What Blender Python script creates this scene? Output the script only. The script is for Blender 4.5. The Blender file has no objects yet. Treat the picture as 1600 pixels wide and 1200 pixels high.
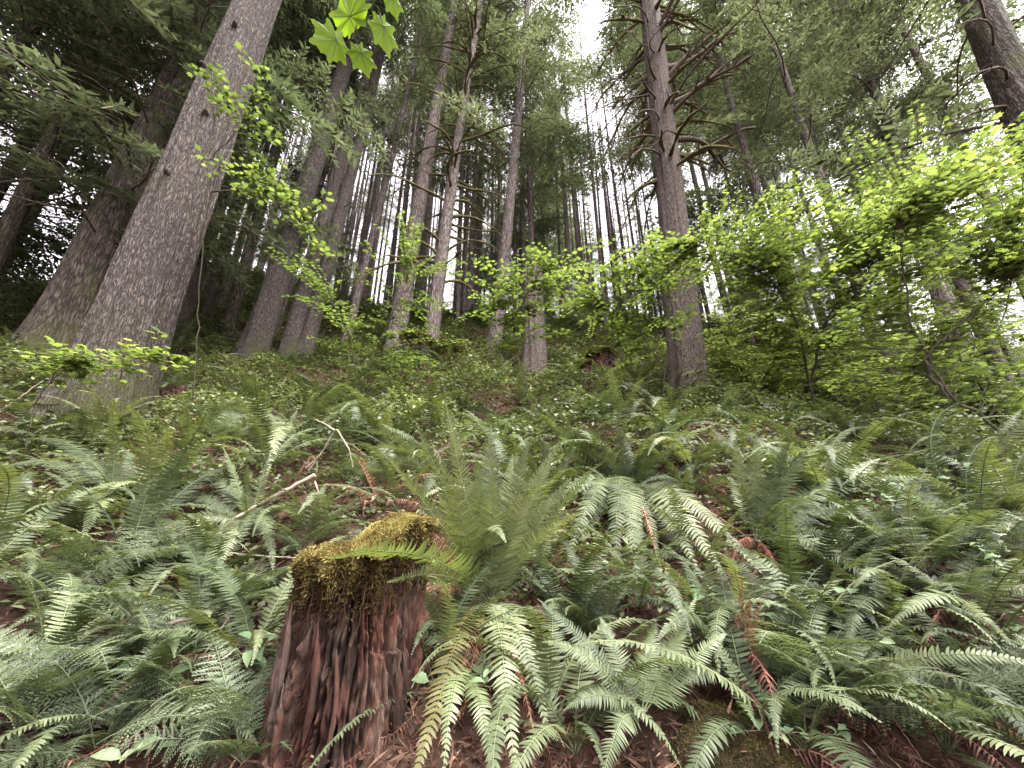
import bpy, math, random
import numpy as np
from mathutils import Vector, Matrix

random.seed(7); rng = np.random.default_rng(7)
scene = bpy.context.scene
col = scene.collection

# ------------------------------------------------------------------ camera
PITCH = math.radians(20.0); FPX = 601.0; CAMZ = 1.45
cam_data = bpy.data.cameras.new('camera'); cam = bpy.data.objects.new('camera', cam_data); col.objects.link(cam)
cam_data.sensor_width = 36.0; cam_data.lens = 36.0 * FPX / 1600.0
cam_data.clip_start = 0.02; cam_data.clip_end = 2000.0
cam.location = (0, 0, CAMZ); cam.rotation_euler = (math.radians(90) + PITCH, 0, 0)
scene.camera = cam
# ------------------------------------------------------------------ sky and sun (bright overcast)
SUN_EL, SUN_ROT = math.radians(64), math.radians(125)
world = bpy.data.worlds.new('World'); scene.world = world; world.use_nodes = True
wt = world.node_tree; wt.nodes.clear()
wo = wt.nodes.new('ShaderNodeOutputWorld'); bg = wt.nodes.new('ShaderNodeBackground')
sk = wt.nodes.new('ShaderNodeTexSky'); sk.sky_type = 'NISHITA'; sk.sun_disc = False
sk.sun_elevation = SUN_EL; sk.sun_rotation = SUN_ROT; sk.dust_density = 6.0; sk.air_density = 1.0; sk.ozone_density = 1.0
hs = wt.nodes.new('ShaderNodeHueSaturation'); hs.inputs['Saturation'].default_value = 0.20
hs.inputs['Hue'].default_value = 0.66
wt.links.new(sk.outputs[0], hs.inputs['Color']); wt.links.new(hs.outputs[0], bg.inputs['Color'])
bg.inputs['Strength'].default_value = 0.12
wt.links.new(bg.outputs[0], wo.inputs['Surface'])
sd = bpy.data.lights.new('sun', 'SUN'); sun = bpy.data.objects.new('sun', sd); col.objects.link(sun)
sd.energy = 1.1; sd.angle = math.radians(35); sd.color = (1.0, 0.94, 0.90)
sdir = Vector((math.sin(SUN_ROT) * math.cos(SUN_EL), math.cos(SUN_ROT) * math.cos(SUN_EL), math.sin(SUN_EL)))
sun.rotation_euler = sdir.to_track_quat('Z', 'Y').to_euler(); sun.location = sdir * 60
vs = scene.view_settings; vs.view_transform = 'Standard'; vs.look = 'None'; vs.gamma = 1.0; vs.use_curve_mapping = False
vs.exposure = 3.12
scene.render.engine = 'CYCLES'
cy = scene.cycles; cy.max_bounces = 5; cy.diffuse_bounces = 4; cy.glossy_bounces = 1; cy.transmission_bounces = 4; cy.adaptive_threshold = .008
cy.transparent_max_bounces = 4; cy.caustics_reflective = False; cy.caustics_refractive = False; cy.use_denoising = True; cy.sample_clamp_indirect = 6.0

# ------------------------------------------------------------------ helpers: geometry of the place
SP, CP = math.sin(PITCH), math.cos(PITCH)
def ray(x, y):
    a = (x - 800.0) / FPX; u = (600.0 - y) / FPX
    return np.array((a, CP - u * SP, SP + u * CP))
def P(x, y, d):
    return np.array((0, 0, CAMZ)) + ray(x, y) * d
def splus(v, k): return np.log1p(np.exp(np.clip(v * k, -40, 40))) / k
_r = np.random.default_rng(3)
_waves = [(a, _r.uniform(0, 6.28), f * math.cos(t), f * math.sin(t)) for a, f, t in
          [(A, F, _r.uniform(0, 6.28)) for A, F in ((.10, .9), (.09, 1.3), (.06, 2.1), (.05, 2.9), (.035, 4.3), (.03, 5.7), (.02, 8.3), (.018, 9.7), (.012, 14.0), (.010, 17.0), (.007, 24.0))]]
def gh(x, y):
    x = np.asarray(x, float); y = np.asarray(y, float)
    z = 0.52 * y + 0.36 * splus(y - 9.0, 1.2) - 0.80 * splus(y - 17.5, .6)
    z = z + 0.30 * splus(-x - 5.0, 1.5) * np.exp(-np.clip(-x - 14, 0, None) * .2) - 0.10 * splus(x - 4.0, 1.5)
    for a, p, kx, ky in _waves: z = z + a * np.sin(kx * x + ky * y + p)
    return z
def gp(x, y):
    """Where the line of sight through a point of the photograph meets the ground."""
    r = ray(x, y); d = np.linspace(0.5, 40, 4000)
    pts = r[None] * d[:, None]; below = (pts[:, 2] + CAMZ) < gh(pts[:, 0], pts[:, 1])
    i = int(np.argmax(below)) if below.any() else 1500
    return P(x, y, d[i]), d[i]
def unit(v):
    v = np.asarray(v, float); n = np.linalg.norm(v, axis=-1, keepdims=True); return v / np.where(n < 1e-9, 1, n)

class MB:
    def __init__(s): s.v = []; s.f3 = []; s.f4 = []; s.t = []; s.n = 0
    def add(s, v, f, t=0.5):
        v = np.asarray(v, float).reshape(-1, 3); f = np.asarray(f, int)
        if len(v) == 0: return
        (s.f3 if f.shape[1] == 3 else s.f4).append(f + s.n)
        s.v.append(v); s.t.append(np.broadcast_to(np.asarray(t, float), (len(v),))); s.n += len(v)
    def mesh(s, name, mat, smooth=True):
        me = bpy.data.meshes.new(name)
        v = np.concatenate(s.v).astype(np.float32); t = np.concatenate(s.t).astype(np.float32)
        f3 = np.concatenate(s.f3) if s.f3 else np.zeros((0, 3), int); f4 = np.concatenate(s.f4) if s.f4 else np.zeros((0, 4), int)
        me.vertices.add(len(v)); me.vertices.foreach_set('co', v.ravel())
        nl = f3.size + f4.size; me.loops.add(nl)
        me.loops.foreach_set('vertex_index', np.concatenate((f3.ravel(), f4.ravel())).astype(np.int32))
        npoly = len(f3) + len(f4); me.polygons.add(npoly)
        st = np.concatenate((np.arange(len(f3)) * 3, f3.size + np.arange(len(f4)) * 4)).astype(np.int32)
        me.polygons.foreach_set('loop_start', st)
        if smooth: me.polygons.foreach_set('use_smooth', np.ones(npoly, dtype=bool))
        me.update(calc_edges=True)
        at = me.attributes.new('tint', 'FLOAT', 'POINT'); at.data.foreach_set('value', t)
        me.materials.append(mat)
        return me
    def build(s, name, mat, parent=None, smooth=True, loc=None):
        return link(name, s.mesh(name, mat, smooth), parent, loc)
def link(name, me, parent=None, loc=None, mw=None):
    o = bpy.data.objects.new(name, me); col.objects.link(o)
    if parent is not None: o.parent = parent
    if loc is not None: o.location = loc
    if mw is not None: o.matrix_local = mw
    return o
def tag(o, label, cat, group=None, kind=None):
    if label: o['label'] = label
    if cat: o['category'] = cat
    if group: o['group'] = group
    if kind: o['kind'] = kind
    return o
def thing(name, label, cat, loc, group=None, rz=0.0):
    o = bpy.data.objects.new(name, None); col.objects.link(o); o.empty_display_size = .1
    o.location = tuple(loc); o.rotation_euler = (0, 0, rz)
    return tag(o, label, cat, group)

def tube(mb, pts, rad, n=6, tint=0.5, cap=False):
    pts = np.asarray(pts, float); m = len(pts); rad = np.broadcast_to(np.asarray(rad, float), (m,))
    T = unit(np.gradient(pts, axis=0)); ref = np.array((0, 0, 1.0)) if abs(T[0][2]) < .9 else np.array((1.0, 0, 0))
    a = unit(np.cross(T[0], ref)); A = np.zeros((m, 3))
    for i in range(m):
        a = unit(a - T[i] * np.dot(a, T[i])); A[i] = a
    B = np.cross(T, A); th = np.linspace(0, 2 * np.pi, n, endpoint=False)
    ring = pts[:, None] + rad[:, None, None] * (np.cos(th)[None, :, None] * A[:, None] + np.sin(th)[None, :, None] * B[:, None])
    i = np.arange(m - 1)[:, None] * n; j = np.arange(n)[None]; k = (j + 1) % n
    f = np.stack((i + j, i + k, i + n + k, i + n + j), -1).reshape(-1, 4)
    mb.add(ring.reshape(-1, 3), f, tint)
    if cap:
        for q, s in ((0, -1), (m - 1, 1)):
            mb.add(np.vstack((ring[q], pts[q] + T[q] * rad[q] * .25 * s)), np.array([(jj, (jj + 1) % n, n) for jj in range(n)]), tint)
def bez(a, b, c, n):
    t = np.linspace(0, 1, n)[:, None]; return a * (1 - t) ** 2 + 2 * b * t * (1 - t) + c * t ** 2
def poly(pts, n, jit=0.0):
    pts = np.asarray(pts, float); m = len(pts); d = np.r_[0, np.cumsum(np.linalg.norm(np.diff(pts, axis=0), axis=1))]
    s = np.linspace(0, d[-1], n); P2 = np.stack([np.interp(s, d, pts[:, k]) for k in range(3)], -1)
    for _ in range(max(1, n // (m * 2))):
        P2[1:-1] = (P2[:-2] + 2 * P2[1:-1] + P2[2:]) / 4
    if jit: P2[1:-1] += rng.normal(0, jit, (n - 2, 3))
    return P2
def rots(nrm, head):
    """Rotation matrices (k,3,3) with columns x=head, z=normal."""
    z = unit(nrm); x = unit(head - z * (head * z).sum(-1, keepdims=True)); y = np.cross(z, x)
    return np.stack((x, y, z), -1)
def stamp(mb, base, faces, R, loc, size, tint):
    """Many copies of one small shape in one mesh."""
    k = len(loc); nb = len(base)
    v = np.einsum('kij,nj->kni', R, base) * np.asarray(size, float).reshape(-1, 1, 1) + loc[:, None]
    f = (faces[None] + (np.arange(k) * nb)[:, None, None]).reshape(-1, faces.shape[1])
    mb.add(v.reshape(-1, 3), f, np.repeat(tint, nb))

# ------------------------------------------------------------------ materials
def nodes(name):
    m = bpy.data.materials.new(name); m.use_nodes = True; t = m.node_tree; t.nodes.clear()
    return m, t, t.nodes.new('ShaderNodeOutputMaterial')
def N(t, kind, **kw):
    n = t.nodes.new(kind)
    for k, v in kw.items():
        if k in n.inputs: n.inputs[k].default_value = v
        else: setattr(n, k, v)
    return n
def L(t, a, b): t.links.new(a, b)
def ramp(t, fac, stops):
    r = t.nodes.new('ShaderNodeValToRGB'); e = r.color_ramp.elements
    while len(e) < len(stops): e.new(0.5)
    for q, (p, c) in zip(e, stops): q.position = p; q.color = (*c, 1)
    L(t, fac, r.inputs[0]); return r.outputs[0]
def leaf_mat(name, stops, trans, tf=0.35, rough=0.45, spec=0.4, obj=0.25):
    m, t, out = nodes(name)
    at = N(t, 'ShaderNodeAttribute', attribute_name='tint'); oi = N(t, 'ShaderNodeObjectInfo')
    mr = N(t, 'ShaderNodeMath', operation='MULTIPLY_ADD'); L(t, oi.outputs['Random'], mr.inputs[0]); mr.inputs[1].default_value = obj; mr.inputs[2].default_value = -obj / 2
    ad = N(t, 'ShaderNodeMath', operation='ADD', use_clamp=True); L(t, at.outputs['Fac'], ad.inputs[0]); L(t, mr.outputs[0], ad.inputs[1])
    c = ramp(t, ad.outputs[0], stops)
    pb = N(t, 'ShaderNodeBsdfPrincipled', Roughness=rough); pb.inputs['Specular IOR Level'].default_value = spec
    L(t, c, pb.inputs['Base Color'])
    tr = N(t, 'ShaderNodeBsdfTranslucent')
    mc = N(t, 'ShaderNodeMix', data_type='RGBA', blend_type='MULTIPLY'); mc.inputs[0].default_value = 1.0
    L(t, c, mc.inputs[6]); mc.inputs[7].default_value = (*trans, 1); L(t, mc.outputs[2], tr.inputs['Color'])
    mx = N(t, 'ShaderNodeMixShader'); mx.inputs[0].default_value = tf
    L(t, pb.outputs[0], mx.inputs[1]); L(t, tr.outputs[0], mx.inputs[2]); L(t, mx.outputs[0], out.inputs['Surface'])
    return m
def bark_mat(name, dark, mid, light, moss=(0.06, 0.065, 0.02), moss_amt=0.35, sx=1.0, bump=0.6):
    m, t, out = nodes(name)
    tc = N(t, 'ShaderNodeTexCoord'); mp = N(t, 'ShaderNodeMapping'); mp.inputs['Scale'].default_value = (11 * sx, 11 * sx, 1.45 * sx)
    L(t, tc.outputs['Object'], mp.inputs[0])
    n0 = N(t, 'ShaderNodeTexNoise', Scale=2.0, Detail=3.0)
    L(t, mp.outputs[0], n0.inputs['Vector'])
    wv = N(t, 'ShaderNodeVectorMath', operation='MULTIPLY_ADD'); L(t, n0.outputs['Color'], wv.inputs[0]); wv.inputs[1].default_value = (1.3, 1.3, .9); L(t, mp.outputs[0], wv.inputs[2])
    vo = N(t, 'ShaderNodeTexVoronoi', feature='DISTANCE_TO_EDGE', Scale=2.2); L(t, wv.outputs[0], vo.inputs['Vector'])
    vr = N(t, 'ShaderNodeMapRange'); L(t, vo.outputs['Distance'], vr.inputs[0]); vr.inputs[2].default_value = .28
    n1 = N(t, 'ShaderNodeTexNoise', Scale=6.0, Detail=6.0, Roughness=.7); L(t, mp.outputs[0], n1.inputs['Vector'])
    mu = N(t, 'ShaderNodeMath', operation='MULTIPLY'); L(t, vr.outputs[0], mu.inputs[0]); L(t, n1.outputs[0], mu.inputs[1])
    c = ramp(t, mu.outputs[0], [(0.0, dark), (.34, mid), (.72, light)])
    n2 = N(t, 'ShaderNodeTexNoise', Scale=1.6, Detail=5.0, Roughness=.65); L(t, tc.outputs['Object'], n2.inputs['Vector'])
    mf = N(t, 'ShaderNodeMapRange'); L(t, n2.outputs[0], mf.inputs[0]); mf.inputs[1].default_value = .66 - moss_amt * .4; mf.inputs[2].default_value = .86 - moss_amt * .4
    at = N(t, 'ShaderNodeAttribute', attribute_name='tint')      # tint above .5 = moss growing here
    am = N(t, 'ShaderNodeMath', operation='ADD', use_clamp=True); L(t, mf.outputs[0], am.inputs[0])
    a2 = N(t, 'ShaderNodeMapRange'); L(t, at.outputs['Fac'], a2.inputs[0]); a2.inputs[1].default_value = .5; a2.inputs[2].default_value = 1.0
    L(t, a2.outputs[0], am.inputs[1])
    am2 = N(t, 'ShaderNodeMath', operation='MULTIPLY'); L(t, am.outputs[0], am2.inputs[0]); am2.inputs[1].default_value = .85
    mx = N(t, 'ShaderNodeMix', data_type='RGBA'); L(t, am2.outputs[0], mx.inputs[0]); L(t, c, mx.inputs[6]); mx.inputs[7].default_value = (*moss, 1)
    pb = N(t, 'ShaderNodeBsdfPrincipled', Roughness=.9); pb.inputs['Specular IOR Level'].default_value = .15
    L(t, mx.outputs[2], pb.inputs['Base Color'])
    bp = N(t, 'ShaderNodeBump', Strength=bump, Distance=.05); L(t, mu.outputs[0], bp.inputs['Height']); L(t, bp.outputs[0], pb.inputs['Normal'])
    L(t, pb.outputs[0], out.inputs['Surface']); return m
def rough_mat(name, stops, scale=8.0, stretch=(1, 1, 1), bump=.5, dist=.02, detail=8.0, tintw=0.0, rough=.9):
    m, t, out = nodes(name)
    tc = N(t, 'ShaderNodeTexCoord'); mp = N(t, 'ShaderNodeMapping'); mp.inputs['Scale'].default_value = stretch
    L(t, tc.outputs['Object'], mp.inputs[0])
    n1 = N(t, 'ShaderNodeTexNoise', Scale=scale, Detail=detail, Roughness=.7); L(t, mp.outputs[0], n1.inputs['Vector'])
    f = n1.outputs[0]
    if tintw:
        at = N(t, 'ShaderNodeAttribute', attribute_name='tint'); mx = N(t, 'ShaderNodeMix', data_type='FLOAT'); mx.inputs[0].default_value = tintw
        L(t, f, mx.inputs[2]); L(t, at.outputs['Fac'], mx.inputs[3]); f = mx.outputs[0]
    c = ramp(t, f, stops)
    pb = N(t, 'ShaderNodeBsdfPrincipled', Roughness=rough); pb.inputs['Specular IOR Level'].default_value = .15
    L(t, c, pb.inputs['Base Color'])
    bp = N(t, 'ShaderNodeBump', Strength=bump, Distance=dist); L(t, n1.outputs[0], bp.inputs['Height']); L(t, bp.outputs[0], pb.inputs['Normal'])
    L(t, pb.outputs[0], out.inputs['Surface']); return m

M = {}
M['ground'] = rough_mat('forest_floor', [(.25, (.012, .008, .006)), (.42, (.032, .018, .012)), (.54, (.058, .029, .020)), (.62, (.045, .042, .018)), (.8, (.09, .065, .045))], 5.0, bump=.9, dist=.05, detail=10)
M['bark'] = bark_mat('bark_grey', (.024, .018, .016), (.125, .10, .092), (.235, .195, .183), moss_amt=.16, sx=2.1, bump=.9)
M['bark_dark'] = bark_mat('bark_brown', (.018, .013, .011), (.075, .058, .050), (.155, .128, .112), moss_amt=.35)
M['bark_pale'] = bark_mat('bark_pale', (.045, .034, .031), (.16, .125, .118), (.30, .25, .24), moss_amt=.22)
M['bark_strip'] = bark_mat('bark_stringy', (.03, .022, .019), (.13, .10, .088), (.25, .205, .19), moss_amt=.2, sx=2.2)
M['twig'] = rough_mat('dead_twig', [(.3, (.045, .032, .024)), (.6, (.12, .09, .07)), (.8, (.22, .18, .15))], 20.0)
M['twig_pale'] = rough_mat('bare_pale_wood', [(.3, (.16, .12, .085)), (.55, (.33, .26, .20)), (.8, (.46, .40, .33))], 18.0)
M['stem'] = rough_mat('maple_stem', [(.3, (.03, .024, .018)), (.7, (.10, .085, .06))], 15.0)
M['mossy'] = rough_mat('mossy_branch', [(.3, (.045, .036, .018)), (.5, (.10, .082, .036)), (.75, (.17, .15, .065))], 22.0, bump=1.0, dist=.03)
M['moss'] = leaf_mat('moss', [(.0, (.035, .022, .010)), (.4, (.10, .072, .024)), (.75, (.20, .165, .055)), (1, (.32, .28, .10))], (1.1, 1.0, .6), .25, .8, .1, .1)
M['moss_green'] = leaf_mat('moss_green', [(.0, (.02, .018, .006)), (.5, (.075, .07, .018)), (1, (.16, .15, .04))], (1.1, 1.1, .6), .25, .8, .1, .1)
M['moss_brown'] = leaf_mat('moss_brown', [(.0, (.012, .009, .005)), (.5, (.034, .026, .012)), (.8, (.065, .052, .02)), (1, (.13, .105, .035))], (1.1, 1.0, .6), .2, .85, .1, .1)
M['fern'] = leaf_mat('sword_fern', [(.0, (.020, .028, .013)), (.35, (.052, .067, .032)), (.7, (.108, .126, .064)), (1, (.20, .218, .12))], (1.4, 1.4, .6), .3, .55, .3, .3)
M['fern_olive'] = leaf_mat('olive_fern', [(.0, (.042, .054, .024)), (.35, (.098, .117, .056)), (.7, (.165, .188, .094)), (1, (.27, .29, .155))], (1.4, 1.4, .6), .3, .5, .4, .2)
M['fern_yellow'] = leaf_mat('yellow_fern', [(.0, (.045, .03, .010)), (.5, (.08, .066, .021)), (1, (.11, .112, .04))], (1.4, 1.4, .6), .35, .5, .3, .2)
M['fern_light'] = leaf_mat('young_fern', [(.0, (.06, .078, .033)), (.5, (.105, .13, .055)), (1, (.165, .195, .09))], (1.4, 1.5, .6), .35, .45, .45, .3)
M['wood_fern'] = leaf_mat('wood_fern', [(.0, (.024, .033, .018)), (.5, (.072, .089, .049)), (1, (.17, .195, .118))], (1.3, 1.4, .7), .3, .5, .4, .4)
M['fern_dead'] = leaf_mat('dead_fern', [(.0, (.02, .009, .007)), (.45, (.06, .025, .018)), (.85, (.15, .062, .042)), (1, (.27, .15, .11))], (1.2, .9, .7), .2, .7, .2, .5)
M['fern_rust'] = leaf_mat('rust_fern', [(.0, (.035, .013, .010)), (.45, (.12, .042, .028)), (.85, (.25, .10, .065)), (1, (.40, .22, .15))], (1.2, .9, .7), .2, .7, .2, .3)
M['maple'] = leaf_mat('vine_maple', [(.0, (.04, .058, .016)), (.4, (.08, .112, .029)), (.75, (.13, .17, .043)), (1, (.20, .235, .07))], (1.7, 1.65, 1.2), .58, .5, .3, .25)
M['maple_big'] = leaf_mat('large_maple_leaf', [(0, (.085, .135, .009)), (1, (.12, .18, .016))], (2.0, 2.0, 1.2), .55, .6, .15, .5)
M['vein'] = leaf_mat('leaf_vein', [(0, (.05, .09, .008)), (1, (.1, .16, .02))], (1.2, 1.2, .7), .3)
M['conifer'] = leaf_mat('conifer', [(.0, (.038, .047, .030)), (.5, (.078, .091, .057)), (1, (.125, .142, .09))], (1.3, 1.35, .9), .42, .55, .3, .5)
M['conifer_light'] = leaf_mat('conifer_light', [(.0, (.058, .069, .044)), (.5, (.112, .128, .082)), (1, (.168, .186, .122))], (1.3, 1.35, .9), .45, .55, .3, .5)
M['shrub'] = leaf_mat('undergrowth_leaf', [(.0, (.022, .027, .011)), (.4, (.066, .08, .033)), (.75, (.145, .162, .072)), (1, (.29, .31, .165))], (1.4, 1.5, .7), .35, .45, .5, .2)
M['salal'] = leaf_mat('salal_leaf', [(.0, (.045, .075, .035)), (.5, (.095, .135, .065)), (1, (.19, .24, .125))], (1.3, 1.4, .7), .25, .55, .3, .5)
M['litter'] = leaf_mat('needle_litter', [(.0, (.022, .011, .008)), (.45, (.062, .031, .022)), (.8, (.125, .07, .047)), (1, (.25, .19, .14))], (1, .9, .8), .1, .8, .2, .1)
M['wood_red'] = rough_mat('rotten_red_wood', [(.30, (.02, .009, .007)), (.42, (.075, .030, .022)), (.51, (.15, .065, .048)), (.60, (.20, .11, .088)), (.74, (.34, .27, .24))], 3.2, (6, 6, 1.0), bump=1.0, dist=.06, detail=14, tintw=.3)
def stump_mat():
    m, t, out = nodes('rotten_stump_wood')
    tc = N(t, 'ShaderNodeTexCoord'); at = N(t, 'ShaderNodeAttribute', attribute_name='tint')
    def noise(sc, st, de=8.0, ro=.65):
        mp = N(t, 'ShaderNodeMapping'); mp.inputs['Scale'].default_value = st; L(t, tc.outputs['Object'], mp.inputs[0]); n = N(t, 'ShaderNodeTexNoise', Scale=sc, Detail=de, Roughness=ro); L(t, mp.outputs[0], n.inputs['Vector']); return n.outputs[0]
    fib = noise(9.0, (9, 9, .8)); pat = noise(5.0, (1.6, 1.6, .7)); chunk = noise(22.0, (1, 1, .35), 10.0)
    mx = N(t, 'ShaderNodeMix', data_type='FLOAT'); mx.inputs[0].default_value = .45; L(t, fib, mx.inputs[2]); L(t, chunk, mx.inputs[3])
    m2 = N(t, 'ShaderNodeMix', data_type='FLOAT'); m2.inputs[0].default_value = .30; L(t, mx.outputs[0], m2.inputs[2]); L(t, at.outputs['Fac'], m2.inputs[3])
    red = ramp(t, m2.outputs[0], [(.36, (.007, .0025, .002)), (.45, (.032, .009, .006)), (.53, (.075, .023, .014)), (.62, (.11, .042, .028)), (.73, (.24, .16, .13))])
    brn = ramp(t, m2.outputs[0], [(.36, (.008, .004, .003)), (.45, (.03, .016, .011)), (.53, (.066, .038, .028)), (.62, (.105, .068, .054)), (.73, (.26, .21, .19))])
    pf = N(t, 'ShaderNodeMapRange'); L(t, pat, pf.inputs[0]); pf.inputs[1].default_value = .42; pf.inputs[2].default_value = .60
    mc = N(t, 'ShaderNodeMix', data_type='RGBA'); L(t, pf.outputs[0], mc.inputs[0]); L(t, red, mc.inputs[6]); L(t, brn, mc.inputs[7])
    pb = N(t, 'ShaderNodeBsdfPrincipled', Roughness=.85); pb.inputs['Specular IOR Level'].default_value = .25; L(t, mc.outputs[2], pb.inputs['Base Color'])
    bp = N(t, 'ShaderNodeBump', Strength=1.0, Distance=.055); L(t, mx.outputs[0], bp.inputs['Height']); L(t, bp.outputs[0], pb.inputs['Normal'])
    L(t, pb.outputs[0], out.inputs['Surface']); return m
M['stump'] = stump_mat()
M['stone'] = rough_mat('pale_stone', [(.3, (.22, .21, .21)), (.7, (.42, .41, .42))], 6.0)
M['wood_grey'] = rough_mat('grey_wood', [(.3, (.06, .045, .04)), (.6, (.19, .15, .14)), (.8, (.3, .27, .25))], 6.0, (5, 5, .8), bump=.8)

# ------------------------------------------------------------------ ground
def graded(lo, hi, step, far0, far1):
    near = np.arange(lo, hi + 1e-6, step); a = []; s = step; p = hi
    while p < far1: s *= 1.13; p += s; a.append(p)
    b = []; s = step; p = lo
    while p > far0: s *= 1.13; p -= s; b.append(p)
    return np.r_[b[::-1], near, a]
gx = graded(-6, 6, .06, -150, 150); gy = graded(0.2, 7, .06, -60, 240)
GX, GY = np.meshgrid(gx, gy); mb = MB()
nx, ny = len(gx), len(gy); ii = np.arange(ny - 1)[:, None] * nx; jj = np.arange(nx - 1)[None]
mb.add(np.stack((GX, GY, gh(GX, GY)), -1).reshape(-1, 3), np.stack((ii + jj, ii + jj + 1, ii + nx + jj + 1, ii + nx + jj), -1).reshape(-1, 4))
tag(mb.build('ground', M['ground']), 'steep brown forest floor rising from the camera up to the stand of trees', 'ground', kind='structure')

def zone(x, y):
    q = x / max(y, 1e-3)
    return 'behind the massive left trunk' if q < -.75 else 'left of the tall bare trunk' if q < -.32 else 'above the snag' if q < .12 else 'left of the branchy trunk' if q < .46 else 'above the maple thicket'
def fzone(x, y):
    q = x / max(y, 1e-3); far = 'high' if y > 6.5 else 'midway up'
    return far + (' under the massive left trunk' if q < -.75 else ' below the close trunk pair' if q < -.25 else ' below the snag' if q < .25 else ' below the branchy trunk' if q < .75 else ' below the maple thicket')
# ------------------------------------------------------------------ trunks
def trunk(mb, H, r0, r1, lean, seg=24, rings=40, flare=.45, ridge=.03, seed=0, mossfoot=0.0, mossdir=0.0, base_drop=.8, hmin=None):
    g = np.random.default_rng(seed)
    t = np.linspace(0, 1, rings) ** 1.6; z = t * (H + base_drop) - base_drop
    th = np.linspace(0, 2 * np.pi, seg, endpoint=False)
    Z, TH = np.meshgrid(z, th, indexing='ij')
    f = np.clip(Z / H, 0, 1)
    R = r0 + (r1 - r0) * f ** .85
    lob = 1 + .35 * np.sin(3 * TH + g.uniform(0, 6)) + .25 * np.sin(5 * TH + g.uniform(0, 6))
    R = R * (1 + flare * np.exp(-np.clip(Z, 0, None) / (1.4 * r0)) * lob)
    for _ in range(7):
        k = int(g.integers(5, max(7, seg // 3))); R = R * (1 + ridge * .5 * np.sin(k * TH + g.uniform(.3, 2.2) * Z / r0 * .4 + g.uniform(0, 6)))
    bend = np.array([.03 * g.normal() * H * .1, .03 * g.normal() * H * .1])
    cx = lean[0] * f + bend[0] * np.sin(f * 5.0); cyy = lean[1] * f + bend[1] * np.sin(f * 4.0 + 1)
    v = np.stack((cx + R * np.cos(TH), cyy + R * np.sin(TH), Z), -1)
    ms = .5 * np.ones_like(Z)
    if mossfoot: ms += .5 * np.clip(1 - np.clip(Z, 0, None) / mossfoot, 0, 1) * np.clip(.35 + np.cos(TH - mossdir), 0, 1)
    i = np.arange(rings - 1)[:, None] * seg; j = np.arange(seg)[None]; k = (j + 1) % seg
    mb.add(v.reshape(-1, 3), np.stack((i + j, i + k, i + seg + k, i + seg + j), -1).reshape(-1, 4), ms.ravel())
    top = v[-1]; mb.add(np.vstack((top, top.mean(0) + (0, 0, r1 * .5))), np.array([(q, (q + 1) % seg, seg) for q in range(seg)]), .5)
    def axis(h):
        ff = np.clip(np.asarray(h) / H, 0, 1)
        return np.stack((lean[0] * ff + bend[0] * np.sin(ff * 5), lean[1] * ff + bend[1] * np.sin(ff * 4 + 1), np.asarray(h) * np.ones_like(ff)), -1), r0 + (r1 - r0) * ff ** .85
    return axis

# ------------------------------------------------------------------ conifer branches
def bough(mb_w, mb_l, L0, g, droop=.5, dens=1.0, xf=None, wide=.45, leaf=1.0, rise=.15):
    """One drooping needle branch along +x."""
    n = 9; t = np.linspace(0, 1, n); side = g.normal(0, .06)
    ax = np.stack((L0 * t, side * L0 * t ** 2 + .02 * L0 * np.sin(t * 9), L0 * (rise * np.sin(t * 2.2) - droop * t ** 2)), -1)
    xf = xf if xf is not None else (lambda v: v)
    tube(mb_w, xf(ax), np.linspace(.012 * L0 ** .5, .003, n), 4, .5)
    nl = max(8, int(L0 * 12 * dens)); pos = []; hd = []; sz = []; nr = []
    for i in range(nl):
        tt = .08 + .92 * (i + g.uniform(0, 1)) / nl
        s = 1 if i % 2 else -1
        p0 = np.array([np.interp(tt, t, ax[:, k]) for k in range(3)])
        ll = L0 * wide * (1 - .75 * tt) * g.uniform(.55, 1.1) * min(1, .45 + tt * 2)
        ang = math.radians(g.uniform(45, 75)); d = np.array((math.cos(ang), s * math.sin(ang), g.uniform(-.15, .12)))
        m = max(3, int(ll * 17 * dens)); u = (np.arange(m) + g.uniform(0, 1, m)) / m
        q = p0 + d * ll * u[:, None]; q[:, 2] -= .35 * ll * u ** 2
        for sg in (-1, 1):
            a2 = np.radians(g.uniform(25, 60, m)) * sg
            h = np.stack((d[0] * np.cos(a2) - d[1] * np.sin(a2), d[0] * np.sin(a2) + d[1] * np.cos(a2), g.uniform(-.5, .05, m)), -1)
            pos.append(q); hd.append(h); sz.append(g.uniform(.07, .17, m) * leaf * (1.15 - .5 * u)); nr.append(np.stack((g.normal(0, .45, m), g.normal(0, .45, m), np.ones(m)), -1))
    pos = np.concatenate(pos); hd = np.concatenate(hd); sz = np.concatenate(sz); nr = np.concatenate(nr)
    R = rots(nr, hd)
    base = np.array(((0, -.04, 0), (.45, -.15, .02), (1, 0, -.05), (.45, .15, .02), ))
    k = len(pos)
    v = np.einsum('kij,nj->kni', R, base) * sz[:, None, None] + pos[:, None]
    v = xf(v.reshape(-1, 3)); f = (np.array([[0, 1, 2, 3]])[None] + (np.arange(k) * 4)[:, None, None]).reshape(-1, 4)
    mb_l.add(v, f, np.repeat(np.clip(g.normal(.45, .22, k), 0, 1), 4))

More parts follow.
